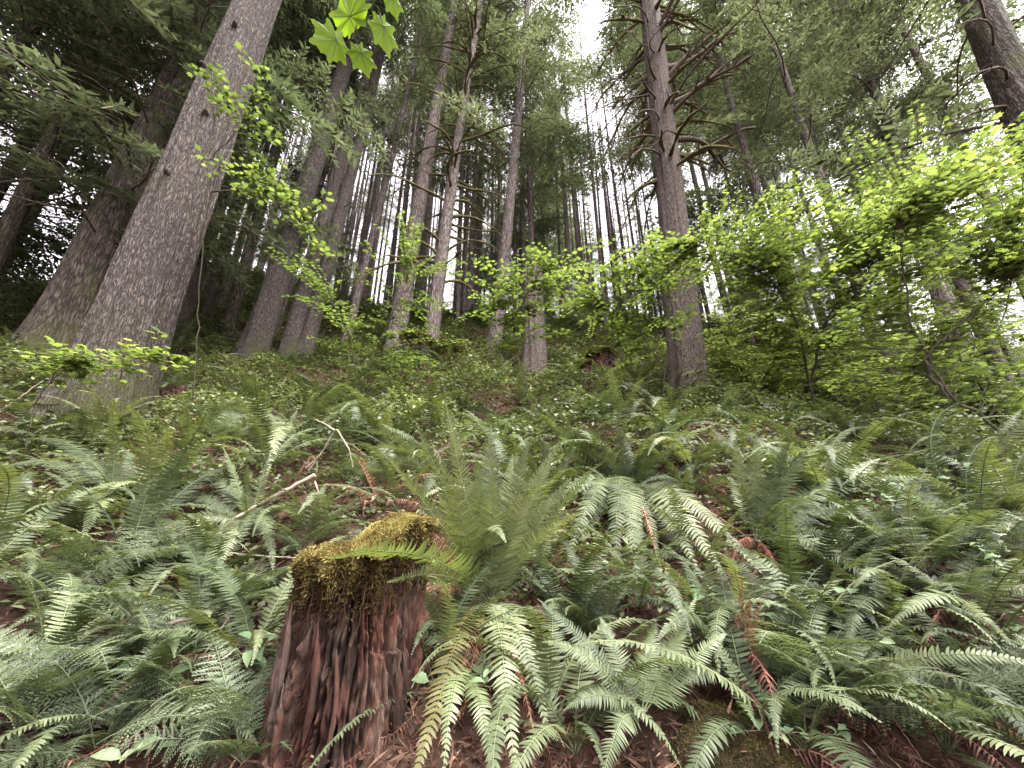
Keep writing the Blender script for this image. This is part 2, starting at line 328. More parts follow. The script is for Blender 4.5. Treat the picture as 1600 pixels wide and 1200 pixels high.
class Two:
    """A branch mesh with two materials: wood and needles."""
    def __init__(s): s.w = MB(); s.l = MB()
    def mesh(s, name, mw, ml):
        a = MB(); nw = sum(len(x) for x in s.w.v)
        a.v = s.w.v + s.l.v; a.t = s.w.t + s.l.t
        a.f3 = s.w.f3 + [f + nw for f in s.l.f3]; a.f4 = s.w.f4 + [f + nw for f in s.l.f4]
        me = a.mesh(name, mw); me.materials.append(ml)
        # needles are the faces that use vertices past the wood
        n = len(me.polygons); ls = np.zeros(n, np.int32); me.polygons.foreach_get('loop_start', ls)
        vi = np.zeros(len(me.loops), np.int32); me.loops.foreach_get('vertex_index', vi)
        me.polygons.foreach_set('material_index', (vi[ls] >= nw).astype(np.int32)); me.update()
        return me
BOUGHS = []; BOUGHS_L = []
for i in range(8):
    g = np.random.default_rng(100 + i); tw = Two()
    bough(tw.w, tw.l, [2.2, 2.6, 3.0, 1.8, 2.4, 3.3, 2.0, 2.8][i], g, droop=[.25, .4, .55, .3, .45, .35, .6, .5][i], dens=1.0, leaf=1.2)
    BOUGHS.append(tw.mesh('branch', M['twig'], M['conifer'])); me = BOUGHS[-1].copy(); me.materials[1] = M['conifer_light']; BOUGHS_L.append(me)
def dead_branch(mb, p0, az, Ln, el=.2, droop=.5, r=.03, g=None, twigs=3, moss=0.0):
    """A bare crooked limb from p0; moss > 0 wraps a lumpy sleeve of moss round it."""
    g = g or rng; n = 10; t = np.linspace(0, 1, n)
    d = np.array((math.cos(az), math.sin(az), 0)); s = np.array((-d[1], d[0], 0))
    w = g.normal(0, .05); pts = p0 + d * (Ln * t[:, None]) + s * (w * Ln * np.sin(t * 5)[:, None]) + np.array((0, 0, 1)) * (Ln * (el * t - droop * t ** 2) + g.normal(0, .012 * Ln, n) * t)[:, None]
    rad = np.linspace(r, .25 * r, n)
    if moss: rad = rad + moss * np.abs(g.normal(.7, .45, n)) * (1 - .6 * t)
    tube(mb, pts, rad, 6 if r > .02 else 5, .5)
    for _ in range(twigs):
        i = int(g.integers(3, n - 1)); a2 = az + g.choice((-1, 1)) * g.uniform(.5, 1.1); l2 = Ln * g.uniform(.15, .4)
        tt = np.linspace(0, 1, 5)[:, None]; dd = np.array((math.cos(a2), math.sin(a2), g.uniform(-.6, .2)))
        tube(mb, pts[i] + dd * l2 * tt + np.array((0, 0, -.25 * l2)) * tt ** 2, np.linspace(rad[i] * .55, .003, 5), 4, .5)

CROWNS = []; DEADS = []
for i in range(4):                                   # far crowns, 30 m tall trees; base of the mesh at the foot of the tree
    g = np.random.default_rng(200 + i); tw = Two(); H = 30.0
    lo = [.46, .56, .42, .62][i]
    for q in range(84):
        f = lo + (1 - lo) * (q + g.uniform(0, 1)) / 84; h = H * f; az = g.uniform(0, 6.283)
        Ln = max(.5, 3.6 * (1 - ((f - lo) / (1 - lo)) ** 1.3) * g.uniform(.6, 1.1) + .25)
        ca, sa = math.cos(az), math.sin(az)
        def xf(v, ca=ca, sa=sa, h=h): return np.stack((v[:, 0] * ca - v[:, 1] * sa, v[:, 0] * sa + v[:, 1] * ca, v[:, 2] + h), -1)
        bough(tw.w, tw.l, Ln, g, droop=g.uniform(.15, .5), dens=.72, xf=xf, leaf=1.45)
    CROWNS.append(tw.mesh('crown', M['twig'], M['conifer_light' if i in (0, 2) else 'conifer']))
    mb = MB()
    for q in range(34):
        h = g.uniform(3, H * (lo + .12)); dead_branch(mb, np.array((0, 0, h)), g.uniform(0, 6.283), g.uniform(.5, 1.9), g.uniform(-.1, .3), g.uniform(.1, .6), .018, g, 3)
    DEADS.append(mb.mesh('dead_twigs', M['twig']))
g = np.random.default_rng(230); tw = Two()               # a pointed light green crown reaching low
for q in range(130):
    f = .16 + .84 * (q + g.uniform(0, 1)) / 130; h = 30 * f; az = g.uniform(0, 6.283); Ln = max(.4, 3.9 * (1 - f) ** .8 * g.uniform(.6, 1.1)); ca, sa = math.cos(az), math.sin(az)
    def xf(v, ca=ca, sa=sa, h=h): return np.stack((v[:, 0] * ca - v[:, 1] * sa, v[:, 0] * sa + v[:, 1] * ca, v[:, 2] + h), -1)
    bough(tw.w, tw.l, Ln, g, droop=g.uniform(.1, .4), dens=.72, xf=xf, leaf=1.4)
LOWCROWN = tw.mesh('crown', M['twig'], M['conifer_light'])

def place_tree(bx, by_px, width_px, dia, tx, ty, H, mat, label, group=None, name='conifer_tree', seg=24, rings=40, r1=None, crown=None, lean_y=0.0, **kw):
    """bx: where the foot stands across the photo; (tx, ty): where the stem passes higher up."""
    d = dia * FPX / width_px; dia *= math.cos(math.atan((bx - 800) / FPX))
    p = P(bx, by_px, d); p[2] = gh(p[0], p[1])
    r = ray(tx, ty); s = (p[1] + lean_y) / r[1]; q = np.array((0, 0, CAMZ)) + r * s
    k = H / max(1.0, q[2] - p[2]); lean = ((q[0] - p[0]) * k, (q[1] - p[1]) * k)
    o = thing(name, label, 'tree', p, group)
    mb = MB(); ax = trunk(mb, H, dia / 2, (dia / 2 * .45 if r1 is None else r1), lean, seg, rings, **kw)
    mb.build('trunk', mat, o)
    return o, ax, p
def add_boughs(o, ax, n, h0, h1, g, smin=.8, smax=1.3, az=(0, 6.283), tilt=0.0, pool=None):
    pool = pool or BOUGHS
    for q in range(n):
        h = h0 + (h1 - h0) * (q + g.uniform(0, 1)) / n; c, r = ax(h); a = g.uniform(*az)
        s = g.uniform(smin, smax); me = pool[int(g.integers(0, len(pool)))]
        m = Matrix.Translation(Vector(c) + Vector((math.cos(a), math.sin(a), 0)) * r * .8) @ Matrix.Rotation(a, 4, 'Z') @ Matrix.Rotation(-tilt + g.normal(0, .12), 4, 'Y') @ Matrix.Rotation(g.normal(0, .15), 4, 'X') @ Matrix.Scale(s, 4)
        link('branch', me, o, mw=m)
def add_dead(o, ax, n, h0, h1, g, lmin, lmax, r=.02, moss=0.0, el=(-.1, .3), droop=(.1, .6), mat=None, az=(0, 6.283), twigs=3):
    for q in range(n):
        mb = MB(); h = h0 + (h1 - h0) * (q + g.uniform(0, 1)) / n; c, rr = ax(h); a = g.uniform(*az)
        dead_branch(mb, np.array(c) + np.array((math.cos(a), math.sin(a), 0)) * rr * .7, a, g.uniform(lmin, lmax), g.uniform(*el), g.uniform(*droop), r * g.uniform(.7, 1.3), g, twigs, moss)
        mb.build('dead_branch', mat or M['twig'], o)

G = np.random.default_rng(11)
# the big leaning trunk on the left
t1, ax1, p1 = place_tree(142, 690, 158, 1.10, 405, 0, 26, M['bark'], 'massive grey furrowed conifer trunk with mossy foot, largest trunk in view', name='large_conifer', seg=150, rings=260, r1=.16, flare=.3, ridge=.04, seed=1, mossfoot=1.5, mossdir=-.5)
add_dead(t1, ax1, 9, 4.0, 12, G, .35, .9, .016, az=(1.6, 4.4))
add_boughs(t1, ax1, 26, 9.5, 24, G, .9, 1.5)
for h, a in ((4.6, -1.0), (5.6, -1.9), (6.6, -1.2), (7.6, -.7), (3.4, -1.4), (8.3, -1.6), (5.0, -.4)):
    c, r = ax1(h); mb = MB(); d = np.array((math.cos(a), math.sin(a), .15)); tt = np.linspace(0, 1, 5)[:, None]
    tube(mb, c + d * (r * .93 + .09 * tt), [.06, .05, .04, .032, .012], 8, .5, cap=True); mb.build('branch_stub', M['bark_dark'], t1)
# dark trunk behind it
t2, ax2, p2 = place_tree(70, 560, 105, 1.15, 215, 250, 26, M['bark_dark'], 'dark brown trunk half hidden behind the massive grey trunk', seg=60, rings=90, seed=2, mossfoot=1.0)
add_dead(t2, ax2, 26, 2.5, 12, G, 1.2, 3.2, .022, el=(-.1, .2), az=(1.5, 5.5), twigs=5)
add_boughs(t2, ax2, 90, 3.4, 24, G, 1.0, 1.6)
TREES = [  # bx, by, width, dia, tx, ty, H, material, label, boughs(n, h0)
    (252, 560, 40, .62, 340, 300, 27, 'bark', 'straight brown trunk just right of the massive grey trunk', 20, 11, 3),
    (300, 580, 19, .34, 372, 330, 22, 'bark', 'slim dark trunk, left one of a leaning pair of slim trunks', 14, 10, 4),
    (338, 575, 23, .38, 402, 345, 22, 'bark', 'slim dark trunk, right one of a leaning pair of slim trunks', 14, 10, 5),
    (385, 570, 48, .72, 505, 200, 28, 'bark', 'stout trunk with a flared foot in ferns behind the slim pair', 20, 7.5, 6),
    (448, 560, 30, .50, 545, 235, 27, 'bark', 'left one of the two trunks that stand close together uphill', 16, 12, 7),
    (474, 555, 27, .46, 588, 110, 27, 'bark', 'right one of the two trunks that stand close together uphill', 16, 12, 8),
    (275, 560, 16, .30, 352, 290, 21, 'bark_pale', 'thin pale trunk leaning right between massive trunk and slim pair', 10, 11, 31),
    (322, 560, 14, .28, 398, 290, 21, 'bark_pale', 'thin pale trunk leaning right behind the slim pair', 10, 12, 32),
    (418, 555, 17, .32, 500, 290, 23, 'bark_pale', 'thin pale trunk between the stout trunk and the close pair', 10, 12, 33),
    (545, 510, 15, .32, 622, 200, 24, 'bark_pale', 'thin pale trunk left of the tall bare trunk', 14, 12, 34),
    (620, 500, 31, .60, 712, 0, 30, 'bark_pale', 'tall bare pinkish trunk beside the mossy fallen log', 10, 17, 9),
    (676, 490, 24, .46, 740, 80, 27, 'bark_pale', 'slender trunk bristling with mossy dead branches', 14, 14, 10),
    (772, 520, 22, .44, 806, 200, 26, 'bark_pale', 'slender trunk with a green crown left of the snag', 40, 8, 12),
    (1474, 545, 24, .42, 1392, 230, 25, 'bark_pale', 'pale slim trunk rising behind the bright maple leaves', 26, 8, 14),
    (1545, 545, 30, .50, 1478, 395, 26, 'bark_pale', 'pale trunk at the edge, dimly seen through maple leaves', 26, 9, 15),
    (1322, 400, 20, .44, 1288, 255, 24, 'bark_pale', 'pale slim trunk peeking out above the maple leaves', 16, 10, 16),
    (1215, 400, 18, .40, 1140, 150, 26, 'bark_pale', 'faint grey slender trunk right of the branchy trunk', 28, 8, 17),
]
for (bx, by, w, dia, tx, ty, H, mt, lab, nb, h0, sd_) in TREES:
    g = np.random.default_rng(300 + sd_)
    o, ax, p = place_tree(bx, by, w, dia, tx, ty, H, M[mt], lab, seg=32, rings=60, seed=sd_, r1=dia * .17, mossfoot=.8, flare=.28)
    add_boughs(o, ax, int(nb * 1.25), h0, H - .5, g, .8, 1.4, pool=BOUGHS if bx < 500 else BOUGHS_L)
    if sd_ == 10: add_dead(o, ax, 74, 2.6, 17, g, .9, 2.6, .026, moss=.03, el=(.15, .8), droop=(.3, 1.0), mat=M['mossy'], twigs=2)
    else: add_dead(o, ax, 12, 2.5, h0 + 2, g, .5, 1.8, .014)
# branchy trunk right of centre
t12, ax12, p12 = place_tree(1076, 615, 60, .78, 1012, 0, 27, M['bark_strip'], 'stringy barked trunk with mossy dead limbs against the bright gap', seg=90, rings=160, r1=.2, flare=.3, ridge=.03, seed=12, mossfoot=.8)
g = np.random.default_rng(412)
add_dead(t12, ax12, 34, 5.6, 13.5, g, .8, 2.1, .032, moss=.035, el=(-.1, .35), droop=(.3, .9), mat=M['mossy'], twigs=6)
add_dead(t12, ax12, 14, 6.6, 13, g, 1.1, 2.7, .05, moss=.03, el=(.35, .9), droop=(.0, .3), mat=M['twig'], az=(-1.2, 1.0), twigs=9)
add_dead(t12, ax12, 16, 6.0, 12, g, 1.3, 2.6, .022, moss=.006, el=(-.2, .1), droop=(.4, .9), mat=M['twig'], az=(2.2, 4.4), twigs=5)
add_boughs(t12, ax12, 20, 15.0, 26, g, .9, 1.4)
# dark mossy tree in the upper right corner
t13, ax13, p13 = place_tree(1760, 640, 120, .85, 1528, 40, 26, M['bark_dark'], 'dark leaning trunk crossing the top right corner', seg=48, rings=90, seed=13, r1=.2)
g = np.random.default_rng(413)
add_boughs(t13, ax13, 26, 3.5, 22, g, .8, 1.5)
add_dead(t13, ax13, 16, 3, 11, g, 1.0, 2.6, .02, el=(-.2, .2), twigs=5)
# snag with a broken top
sn, axs, psn = place_tree(835, 588, 38, .62, 833, 420, 3.1, M['bark_strip'], 'short broken snag with reddish top in the middle of the slope', name='broken_snag', seg=60, rings=70, r1=.25, flare=.15, ridge=.04, seed=21)
mb = MB(); g = np.random.default_rng(5); c, r = axs(3.05)
for q in range(16):
    a = q / 16 * 6.283 + g.uniform(-.1, .1); h = g.uniform(.05, .4); rr = r * g.uniform(.5, .95); b = c + np.array((math.cos(a) * rr, math.sin(a) * rr, -.1))
    mb.add(np.array([b + (.06 * math.cos(a + 1.6), .06 * math.sin(a + 1.6), 0), b - (.06 * math.cos(a + 1.6), .06 * math.sin(a + 1.6), 0), b + (-.05 * math.cos(a), -.05 * math.sin(a), 0), b + (0, 0, h + .1)]), np.array([(0, 1, 3), (1, 2, 3), (2, 0, 3), (0, 2, 1)]))
mb.build('splintered_top', M['wood_red'], sn)
# trees off the frame edges whose branches hang into the view
SIDE = [(-10.5, 5.4, 90, 2.0, 'shaded conifer with low drooping boughs at the far left edge'), (-7.6, 9.2, 34, 5.5, 'conifer with dense dark boughs behind the dark left trunk'), (-13.5, 8.5, 90, 2.0, 'dark conifer filling the left edge uphill of the shaded one'), (-9.7, 6.0, 60, .8, 'young conifer with low sweeping boughs left of the dark trunk'), (-12.6, 7.3, 60, .8, 'young conifer with sweeping boughs at the left edge'), (-11.5, 12.5, 36, 5, 'conifer with drooping boughs seen between the left trunks'),
        (9.5, 9.0, 24, 7, 'conifer with loose boughs over the maples on the right'), (6.2, 11.5, 26, 4.5, 'conifer with fine hanging boughs between branchy trunk and maples'), (12.5, 8.2, 26, 4.0, 'conifer with feathery boughs at the right edge above the maples'), (9.0, 14.0, 26, 4.0, 'conifer with grey green boughs far behind the maples'), (14.5, 12.5, 40, 3.5, 'distant conifer at the right edge behind the feathery one'),
        (.9, 13.6, 34, 6.5, 'soft green hemlock with wide boughs behind the snag'), (-1.9, 14.6, 30, 7.0, 'soft green hemlock behind the mossy branched trunk'), (2.6, 15.2, 30, 5.5, 'soft green hemlock left of the branchy trunk')]
for k, (x, y, nb, h0, lab) in enumerate(SIDE):
    g = np.random.default_rng(500 + k); o = thing('conifer_tree', lab, 'tree', (x, y, gh(x, y))); mb = MB()
    ax = trunk(mb, 24 if k < 11 else 19, .15, .04, (g.normal(0, .5), g.normal(0, .5)), 24, 50, seed=30 + k); mb.build('trunk', M['bark_dark' if k < 6 else 'bark_pale'], o)
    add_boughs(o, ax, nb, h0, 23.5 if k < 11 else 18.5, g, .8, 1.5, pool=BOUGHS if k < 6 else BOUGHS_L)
# far stand along and beyond the crest
g = np.random.default_rng(77); spots = []; tries = 0
while len(spots) < 62 and tries < 9000:
    tries += 1; y = g.uniform(14, 48); x = g.uniform(-1.3, 1.4) * y
    if any((x - a) ** 2 + (y - b) ** 2 < 1.5 for a, b in spots): continue
    if y < 26 and -.8 < x / y < -.2 and g.uniform() < .45: continue
    if y < 17 and -.35 < x / y < .45: continue
    if .2 < x / y < .46 and y < 44: continue
    spots.append((x, y))
FAR_TR = []
for i in range(4):
    mb = MB(); trunk(mb, 30, .2, .03, (g.normal(0, .25), g.normal(0, .25)), 14, 30, seed=60 + i, base_drop=1.5); FAR_TR.append(mb.mesh('trunk', M['bark_pale']))
for q, (x, y) in enumerate(spots):
    s = g.uniform(.75, 1.15); o = thing('conifer_tree', 'thin straight conifer in the distant stand ' + zone(x, y), 'tree', (x, y, gh(x, y)), 'distant conifers ' + zone(x, y), g.uniform(0, 6.28))
    o.scale = (s * g.uniform(.9, 1.2), s * g.uniform(.9, 1.2), s)
    link('trunk', FAR_TR[q % 4], o); k = int(g.integers(0, 4)); link('crown', CROWNS[k], o); tag(link('dead_twigs', DEADS[k], o), None, None, kind='stuff')

GAP = [(2.2, 21, .62), (4.2, 24, .62), (6.5, 26, .56), (7.6, 30, .6), (9.8, 31, .56), (1.0, 25, .72), (3.0, 29, .74), (-1.2, 20, .62), (11.5, 28, .7), (6.2, 36, .66), (8.4, 24, .5), (0.4, 17.5, .5)]
for q, (x, y, s) in enumerate(GAP):
    o = thing('conifer_tree', 'light green pointed conifer standing below the bright sky gap', 'tree', (x, y, gh(x, y)), 'light green conifers below the sky gap', g.uniform(0, 6.28)); o.scale = (s * 1.15, s * 1.15, s)
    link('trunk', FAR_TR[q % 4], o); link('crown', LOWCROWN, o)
SAP = [(-7.2, 13.4, .2), (-4.6, 14.4, .22), (-3.0, 12.8, .14), (-.9, 13.2, .12), (1.4, 14.2, .13), (2.6, 13.0, .13), (4.6, 14.0, .16), (6.0, 13.2, .2), (7.4, 14.6, .22), (8.6, 12.4, .2), (10.5, 13.5, .24), (-10.8, 14.5, .24), (-3.9, 11.2, .12), (12.2, 11.0, .24), (9.6, 10.8, .2), (13.6, 9.6, .24), (15.0, 13.0, .28), (8.2, 16.0, .28), (14.2, 15.4, .3), (11.0, 15.8, .28)]
for q, (x, y, s) in enumerate(SAP):
    o = thing('young_conifer', 'young light green conifer low on the crest ' + zone(x, y), 'tree', (x, y, gh(x, y)), 'young crest conifers ' + zone(x, y), g.uniform(0, 6.28)); o.scale = (s * 1.5, s * 1.5, s)
    link('trunk', FAR_TR[q % 4], o); link('crown', LOWCROWN, o)
POLE = []
for i in range(3):
    mb = MB(); trunk(mb, 22, .11, .03, (g.normal(0, .4), g.normal(0, .4)), 10, 24, seed=90 + i, base_drop=1.5); POLE.append(mb.mesh('trunk', M['bark_pale']))
for q in range(130):
    y = g.uniform(13.5, 26); x = g.uniform(-.9, .6) * y; s = g.uniform(.7, 1.1)
    o = thing('pole_tree', 'spindly bare pole trunk in the distant stand ' + zone(x, y), 'tree', (x, y, gh(x, y)), 'spindly bare poles ' + zone(x, y), g.uniform(0, 6.28)); o.scale = (s, s, s * g.uniform(.8, 1.1))
    link('trunk', POLE[q % 3], o); tag(link('dead_twigs', DEADS[q % 4], o), None, None, kind='stuff').scale = (.8, .8, .9)

# ------------------------------------------------------------------ fern fronds
UP = np.array((0, 0, 1.0))
def frond(mb, pts, nrm, W, pairs=40, tint=.5, g=None, curl=.25, start=.12, lace=False, taper=2.2):
    """A pinnate frond along pts (n,3); nrm = upper side. W = half width."""
    g = g or rng; n = len(pts); s = np.linspace(0, 1, n); T = unit(np.gradient(pts, axis=0)); Nn = unit(nrm - T * (nrm * T).sum(-1, keepdims=True))
    Ln = np.linalg.norm(np.diff(pts, axis=0), axis=1).sum()
    tube(mb, pts, np.linspace(.0035, .0009, n) * (.6 + .5 * Ln), 4, min(1, tint + .3))
    tt = start + (1 - start) * (np.arange(pairs) + .5) / pairs
    p = np.stack([np.interp(tt, s, pts[:, k]) for k in range(3)], -1); T2 = unit(np.stack([np.interp(tt, s, T[:, k]) for k in range(3)], -1)); N2 = unit(np.stack([np.interp(tt, s, Nn[:, k]) for k in range(3)], -1))
    S2 = np.cross(T2, N2); u = (tt - start) / (1 - start)
    if curl > .6: N2 = unit(N2 + g.normal(0, .35, N2.shape))
    w = W * np.clip(.45 + u / .14, 0, 1) * (1 - u ** taper * .96)
    if lace: w = W * (1 - u) ** .85 * np.clip(.75 + u * 2, 0, 1)
    sp = Ln * (1 - start) / pairs
    for sg in (-1, 1):
        ln = w * g.uniform(.86, 1.08, pairs) * np.where(g.uniform(0, 1, pairs) < .045, g.uniform(.15, .7, pairs), 1); fw = .22 + .75 * u ** 3 + g.normal(0, .06, pairs)
        D = unit(S2 * sg + T2 * fw[:, None] + N2 * g.normal(.05, .10, pairs)[:, None])
        E = unit(T2 - D * (T2 * D).sum(-1, keepdims=True))
        Nz = np.cross(D, E) * -sg
        Nz = np.where((Nz * N2).sum(-1, keepdims=True) < 0, -Nz, Nz)
        if not lace:
            st = np.array((0, .18, .6, 1.0)); hw = np.array((.26, .40, .27, .0)) * sp * (.5 if curl > .6 else 1)
            if curl > .6: ln = ln * g.uniform(.35, 1.1, pairs)
            c = p[:, None] + D[:, None] * (ln[:, None] * st)[..., None] - Nz[:, None] * (ln[:, None] * curl * st ** 2)[..., None] + E[:, None] * (ln[:, None] * .10 * st ** 2)[..., None]
            a = c + E[:, None] * hw[None, :, None]; b = c - E[:, None] * hw[None, :, None]
            v = np.concatenate((a[:, :3], b[:, :3], c[:, 3:4]), 1)        # a0 a1 a2 b0 b1 b2 tip
            o = (np.arange(pairs) * 7)[:, None, None]
            tv = np.repeat(np.clip(tint + g.normal(0, .10 if curl < .6 else .25, pairs), 0, 1), 7)
            n0 = mb.n; mb.add(v.reshape(-1, 3), (np.array([[0, 3, 4, 1], [1, 4, 5, 2]])[None] + o).reshape(-1, 4), tv)
            mb.f3.append((np.array([[2, 5, 6]])[None] + o).reshape(-1, 3) + n0)
        else:
            m = 9; us = (np.arange(m) + .4) / m
            c = p[:, None] + D[:, None] * (ln[:, None] * us)[..., None] - Nz[:, None] * (ln[:, None] * curl * us ** 2)[..., None]
            for s2 in (-1, 1):
                pl = (ln[:, None] * .30 * (1 - us * .85)[None] * g.uniform(.8, 1.1, (pairs, m)))
                dd = unit(E * s2 + D * .75)[:, None]
                tip = c + dd * pl[..., None] - Nz[:, None] * (pl * .15)[..., None]
                h = (ln / m * .62)[:, None, None] * D[:, None]
                mid = c + dd * (pl * .5)[..., None]
                v = np.stack((c - h * .6, mid - h * .75, tip, mid + h * .75), 2).reshape(-1, 3)
                k = pairs * m
                mb.add(v, (np.array([[0, 1, 2, 3]])[None] + (np.arange(k) * 4)[:, None, None]).reshape(-1, 4), np.repeat(np.clip(tint + g.normal(0, .12, k), 0, 1), 4))
def arc(Ln, a0, bend, n=22, sidew=0.0):
    """A frond that leaves its crown at elevation a0 and arches over by bend; in the x-z plane."""
    t = np.linspace(0, 1, n); a = a0 - bend * t ** 1.4; st = Ln / (n - 1)
    x = np.r_[0, np.cumsum(np.cos(a[:-1]) * st)]; z = np.r_[0, np.cumsum(np.sin(a[:-1]) * st)]; y = sidew * Ln * t ** 2
    nr = np.stack((-np.sin(a), np.zeros(n), np.cos(a)), -1)
    return np.stack((x, y, z), -1), nr
FR = {'sword': [], 'wood': [], 'dead': [], 'light': []}
for i in range(16):
    g = np.random.default_rng(700 + i); mb = MB(); pts, nr = arc(g.uniform(.75, 1.12), math.radians(g.uniform(40, 84)), math.radians(g.uniform(40, 130)), sidew=g.normal(0, .1))
    nr = nr + np.array((0, 1, 0)) * g.normal(0, .25); frond(mb, pts, nr, g.uniform(.068, .098), 44, g.uniform(.2, .7), g); FR['sword'].append(mb.mesh('frond', M['fern']))
for i in range(8):
    g = np.random.default_rng(740 + i); mb = MB(); pts, nr = arc(g.uniform(.45, .75), math.radians(g.uniform(30, 65)), math.radians(g.uniform(40, 90)), sidew=g.normal(0, .1))
    frond(mb, pts, nr, g.uniform(.12, .18), 17, g.uniform(.35, .75), g, lace=True, start=.2); FR['wood'].append(mb.mesh('frond', M['wood_fern']))
for i in range(8):
    g = np.random.default_rng(760 + i); mb = MB(); pts, nr = arc(g.uniform(.5, .8), math.radians(g.uniform(-10, 35)), math.radians(g.uniform(50, 110)), sidew=g.normal(0, .15))
    pts = pts + np.cumsum(g.normal(0, .006, pts.shape), 0); frond(mb, pts, nr + g.normal(0, .5, 3), g.uniform(.035, .06), 34, g.uniform(.2, .7), g, curl=1.3); FR['dead'].append(mb.mesh('dead_frond', M['fern_dead']))
def fern_at(p, n, g, label, group=None, kind='sword', smin=.7, smax=1.1, dead=2, cat='fern', name=None):
    o = thing(name or ('sword_fern' if kind == 'sword' else 'wood_fern'), label, cat, p, group, g.uniform(0, 6.28))
    for q in range(n):
        a = q / n * 6.283 + g.uniform(-.3, .3)
        m = Matrix.Rotation(a, 4, 'Z') @ Matrix.Rotation(g.normal(0, .15), 4, 'Y') @ Matrix.Rotation(g.normal(0, .2), 4, 'X') @ Matrix.Scale(g.uniform(smin, smax), 4)
        link('frond', FR[kind][int(g.integers(0, len(FR[kind])))], o, mw=m)
    for q in range(dead):
        m = Matrix.Rotation(g.uniform(0, 6.28), 4, 'Z') @ Matrix.Rotation(g.normal(.1, .15), 4, 'Y') @ Matrix.Scale(g.uniform(.7, 1.0), 4)
        link('dead_frond', FR['dead'][int(g.integers(0, 8))], o, mw=m)
    return o
def posed_fern(bx, by, fr, label, dd0=0.0, mat='fern', W=.085, lift=.0, name='sword_fern', extra=8):
    """A fern whose crown sits at a point of the ground; each frond is given the place its tip reaches:
    (tip x, tip y, how far nearer(-)/farther(+) than the crown in m, arch height as share of length, kind)."""
    b, d = gp(bx, by); b = b + np.array((0, 0, lift + .05)); o = thing(name, label, 'fern', b)
    for k, fdef in enumerate(fr):
        tx, ty, dz, arch = fdef[:4]; kind = fdef[4] if len(fdef) > 4 else ''
        g = np.random.default_rng(int(bx * 7 + k)); dt = gp(tx, ty)[1] if ty < 1200 else gp(tx, 1200)[1] * .93
        tip = P(tx, ty, min(d + dz, dt * .97 - .03)) - b; Ln = np.linalg.norm(tip)
        mid = tip * .45 + UP * arch * Ln
        pts = bez(np.zeros(3), mid, tip, 24) + np.cumsum(g.normal(0, .0025 * Ln, (24, 3)), 0); T = unit(np.gradient(pts, axis=0))
        bendn = unit(mid - tip * .5 + UP * .15)
        az = unit(np.array((tip[0], tip[1], 0)) + 1e-6); nat = unit(np.cross(np.cross(T, UP + az * -.4), T))
        view = unit(np.array((0, 0, CAMZ)) - (b + tip * .5)); side = 1 if (nat[12] * view).sum() > 0 else -1
        k2 = g.uniform(.25, .6); nr = nat * side * (1 - k2) + view * k2
        mm = {'y': 'fern_yellow', 'd': 'fern_rust', 'l': 'fern_light', '': mat}[kind]
        ww = W * (.55 if kind == 'd' else 1) * g.uniform(.9, 1.15) * min(1.15, .55 + .5 * Ln)
        mb = MB(); frond(mb, pts, nr, ww, int(26 + 32 * min(1, Ln)), g.uniform(.35, .75), g, curl=1.2 if kind == 'd' else .22, start=.14)
        mb.build('dead_frond' if kind == 'd' else 'frond', M[mm], o)
    g = np.random.default_rng(int(bx)); kd = 'dead' if all(len(f) > 4 and f[4] == 'd' for f in fr) else 'sword'
    for q in range(extra):
        m = Matrix.Rotation(q / max(1, extra) * 6.283 + g.uniform(-.4, .4), 4, 'Z') @ Matrix.Rotation(g.normal(0, .18), 4, 'Y') @ Matrix.Rotation(g.normal(0, .25), 4, 'X') @ Matrix.Scale(g.uniform(.55, .9) * W / .10, 4)
        link('frond' if kd == 'sword' else 'dead_frond', FR[kd][int(g.integers(0, len(FR[kd])))], o, mw=m)
    return o
posed_fern(765, 965, [(610, 705, .1, .12), (645, 660, .15, .05), (700, 635, .25, .03), (690, 715, -.2, .04), (825, 682, .0, .05), (760, 665, .1, .03), (880, 690, .1, .08), (742, 715, -.05, .05, 'l'), (798, 708, .1, .04), (858, 715, .2, .08, 'l'), (942, 722, .1, .10, 'l'), (770, 740, -.2, .02), (890, 745, .05, .06), (905, 800, -.1, .18), (690, 770, -.1, .05), (830, 765, -.15, .05),
    (512, 866, -.74, .22, 'l'), (600, 905, -.55, .2), (655, 1235, -.42, .30, 'y'), (806, 1230, -.40, .35), (850, 1150, -.3, .4), (600, 800, .1, .25, 'd'), (640, 830, .0, .2, 'd'), (650, 900, -.2, .2, 'd'), (670, 870, -.1, .25, 'd'), (630, 930, -.3, .25, 'd'), (690, 1160, -.3, .25, 'd'), (840, 1180, -.35, .25, 'd'), (825, 1120, -.3, .25, 'd'), (720, 1120, -.3, .2, 'd')],
    'tall upright sword fern right behind the rotten red stump', W=.115, mat='fern_olive')
posed_fern(720, 1085, [(692, 1240, -.12, .55, 'l'), (770, 1250, -.15, .5, 'l'), (735, 1030, .05, .1, 'l')], 'low pale fern at the foot of the rotten red stump', W=.085, name='young_fern', extra=0)
posed_fern(985, 785, [(872, 680, .1, .2, 'l'), (962, 660, .05, .08), (1085, 648, .1, .2, 'l'), (1135, 662, .1, .25, 'l'), (920, 668, .1, .12), (1040, 650, .1, .1), (850, 800, -.2, .4), (1190, 900, -.3, .4), (860, 745, .0, .2, 'l'), (885, 890, -.35, .45), (905, 862, -.3, .45), (955, 935, -.5, .5), (1000, 930, -.5, .45), (1035, 880, -.4, .55), (1095, 905, -.4, .45), (1140, 920, -.35, .45), (1165, 730, .1, .2), (760, 725, .25, .4), (1180, 850, -.2, .3, 'd'), (960, 860, -.3, .3, 'd'), (1040, 900, -.45, .4, 'd'), (1070, 690, .05, .1)],
    'large dark drooping sword fern in the middle of the slope', W=.122)
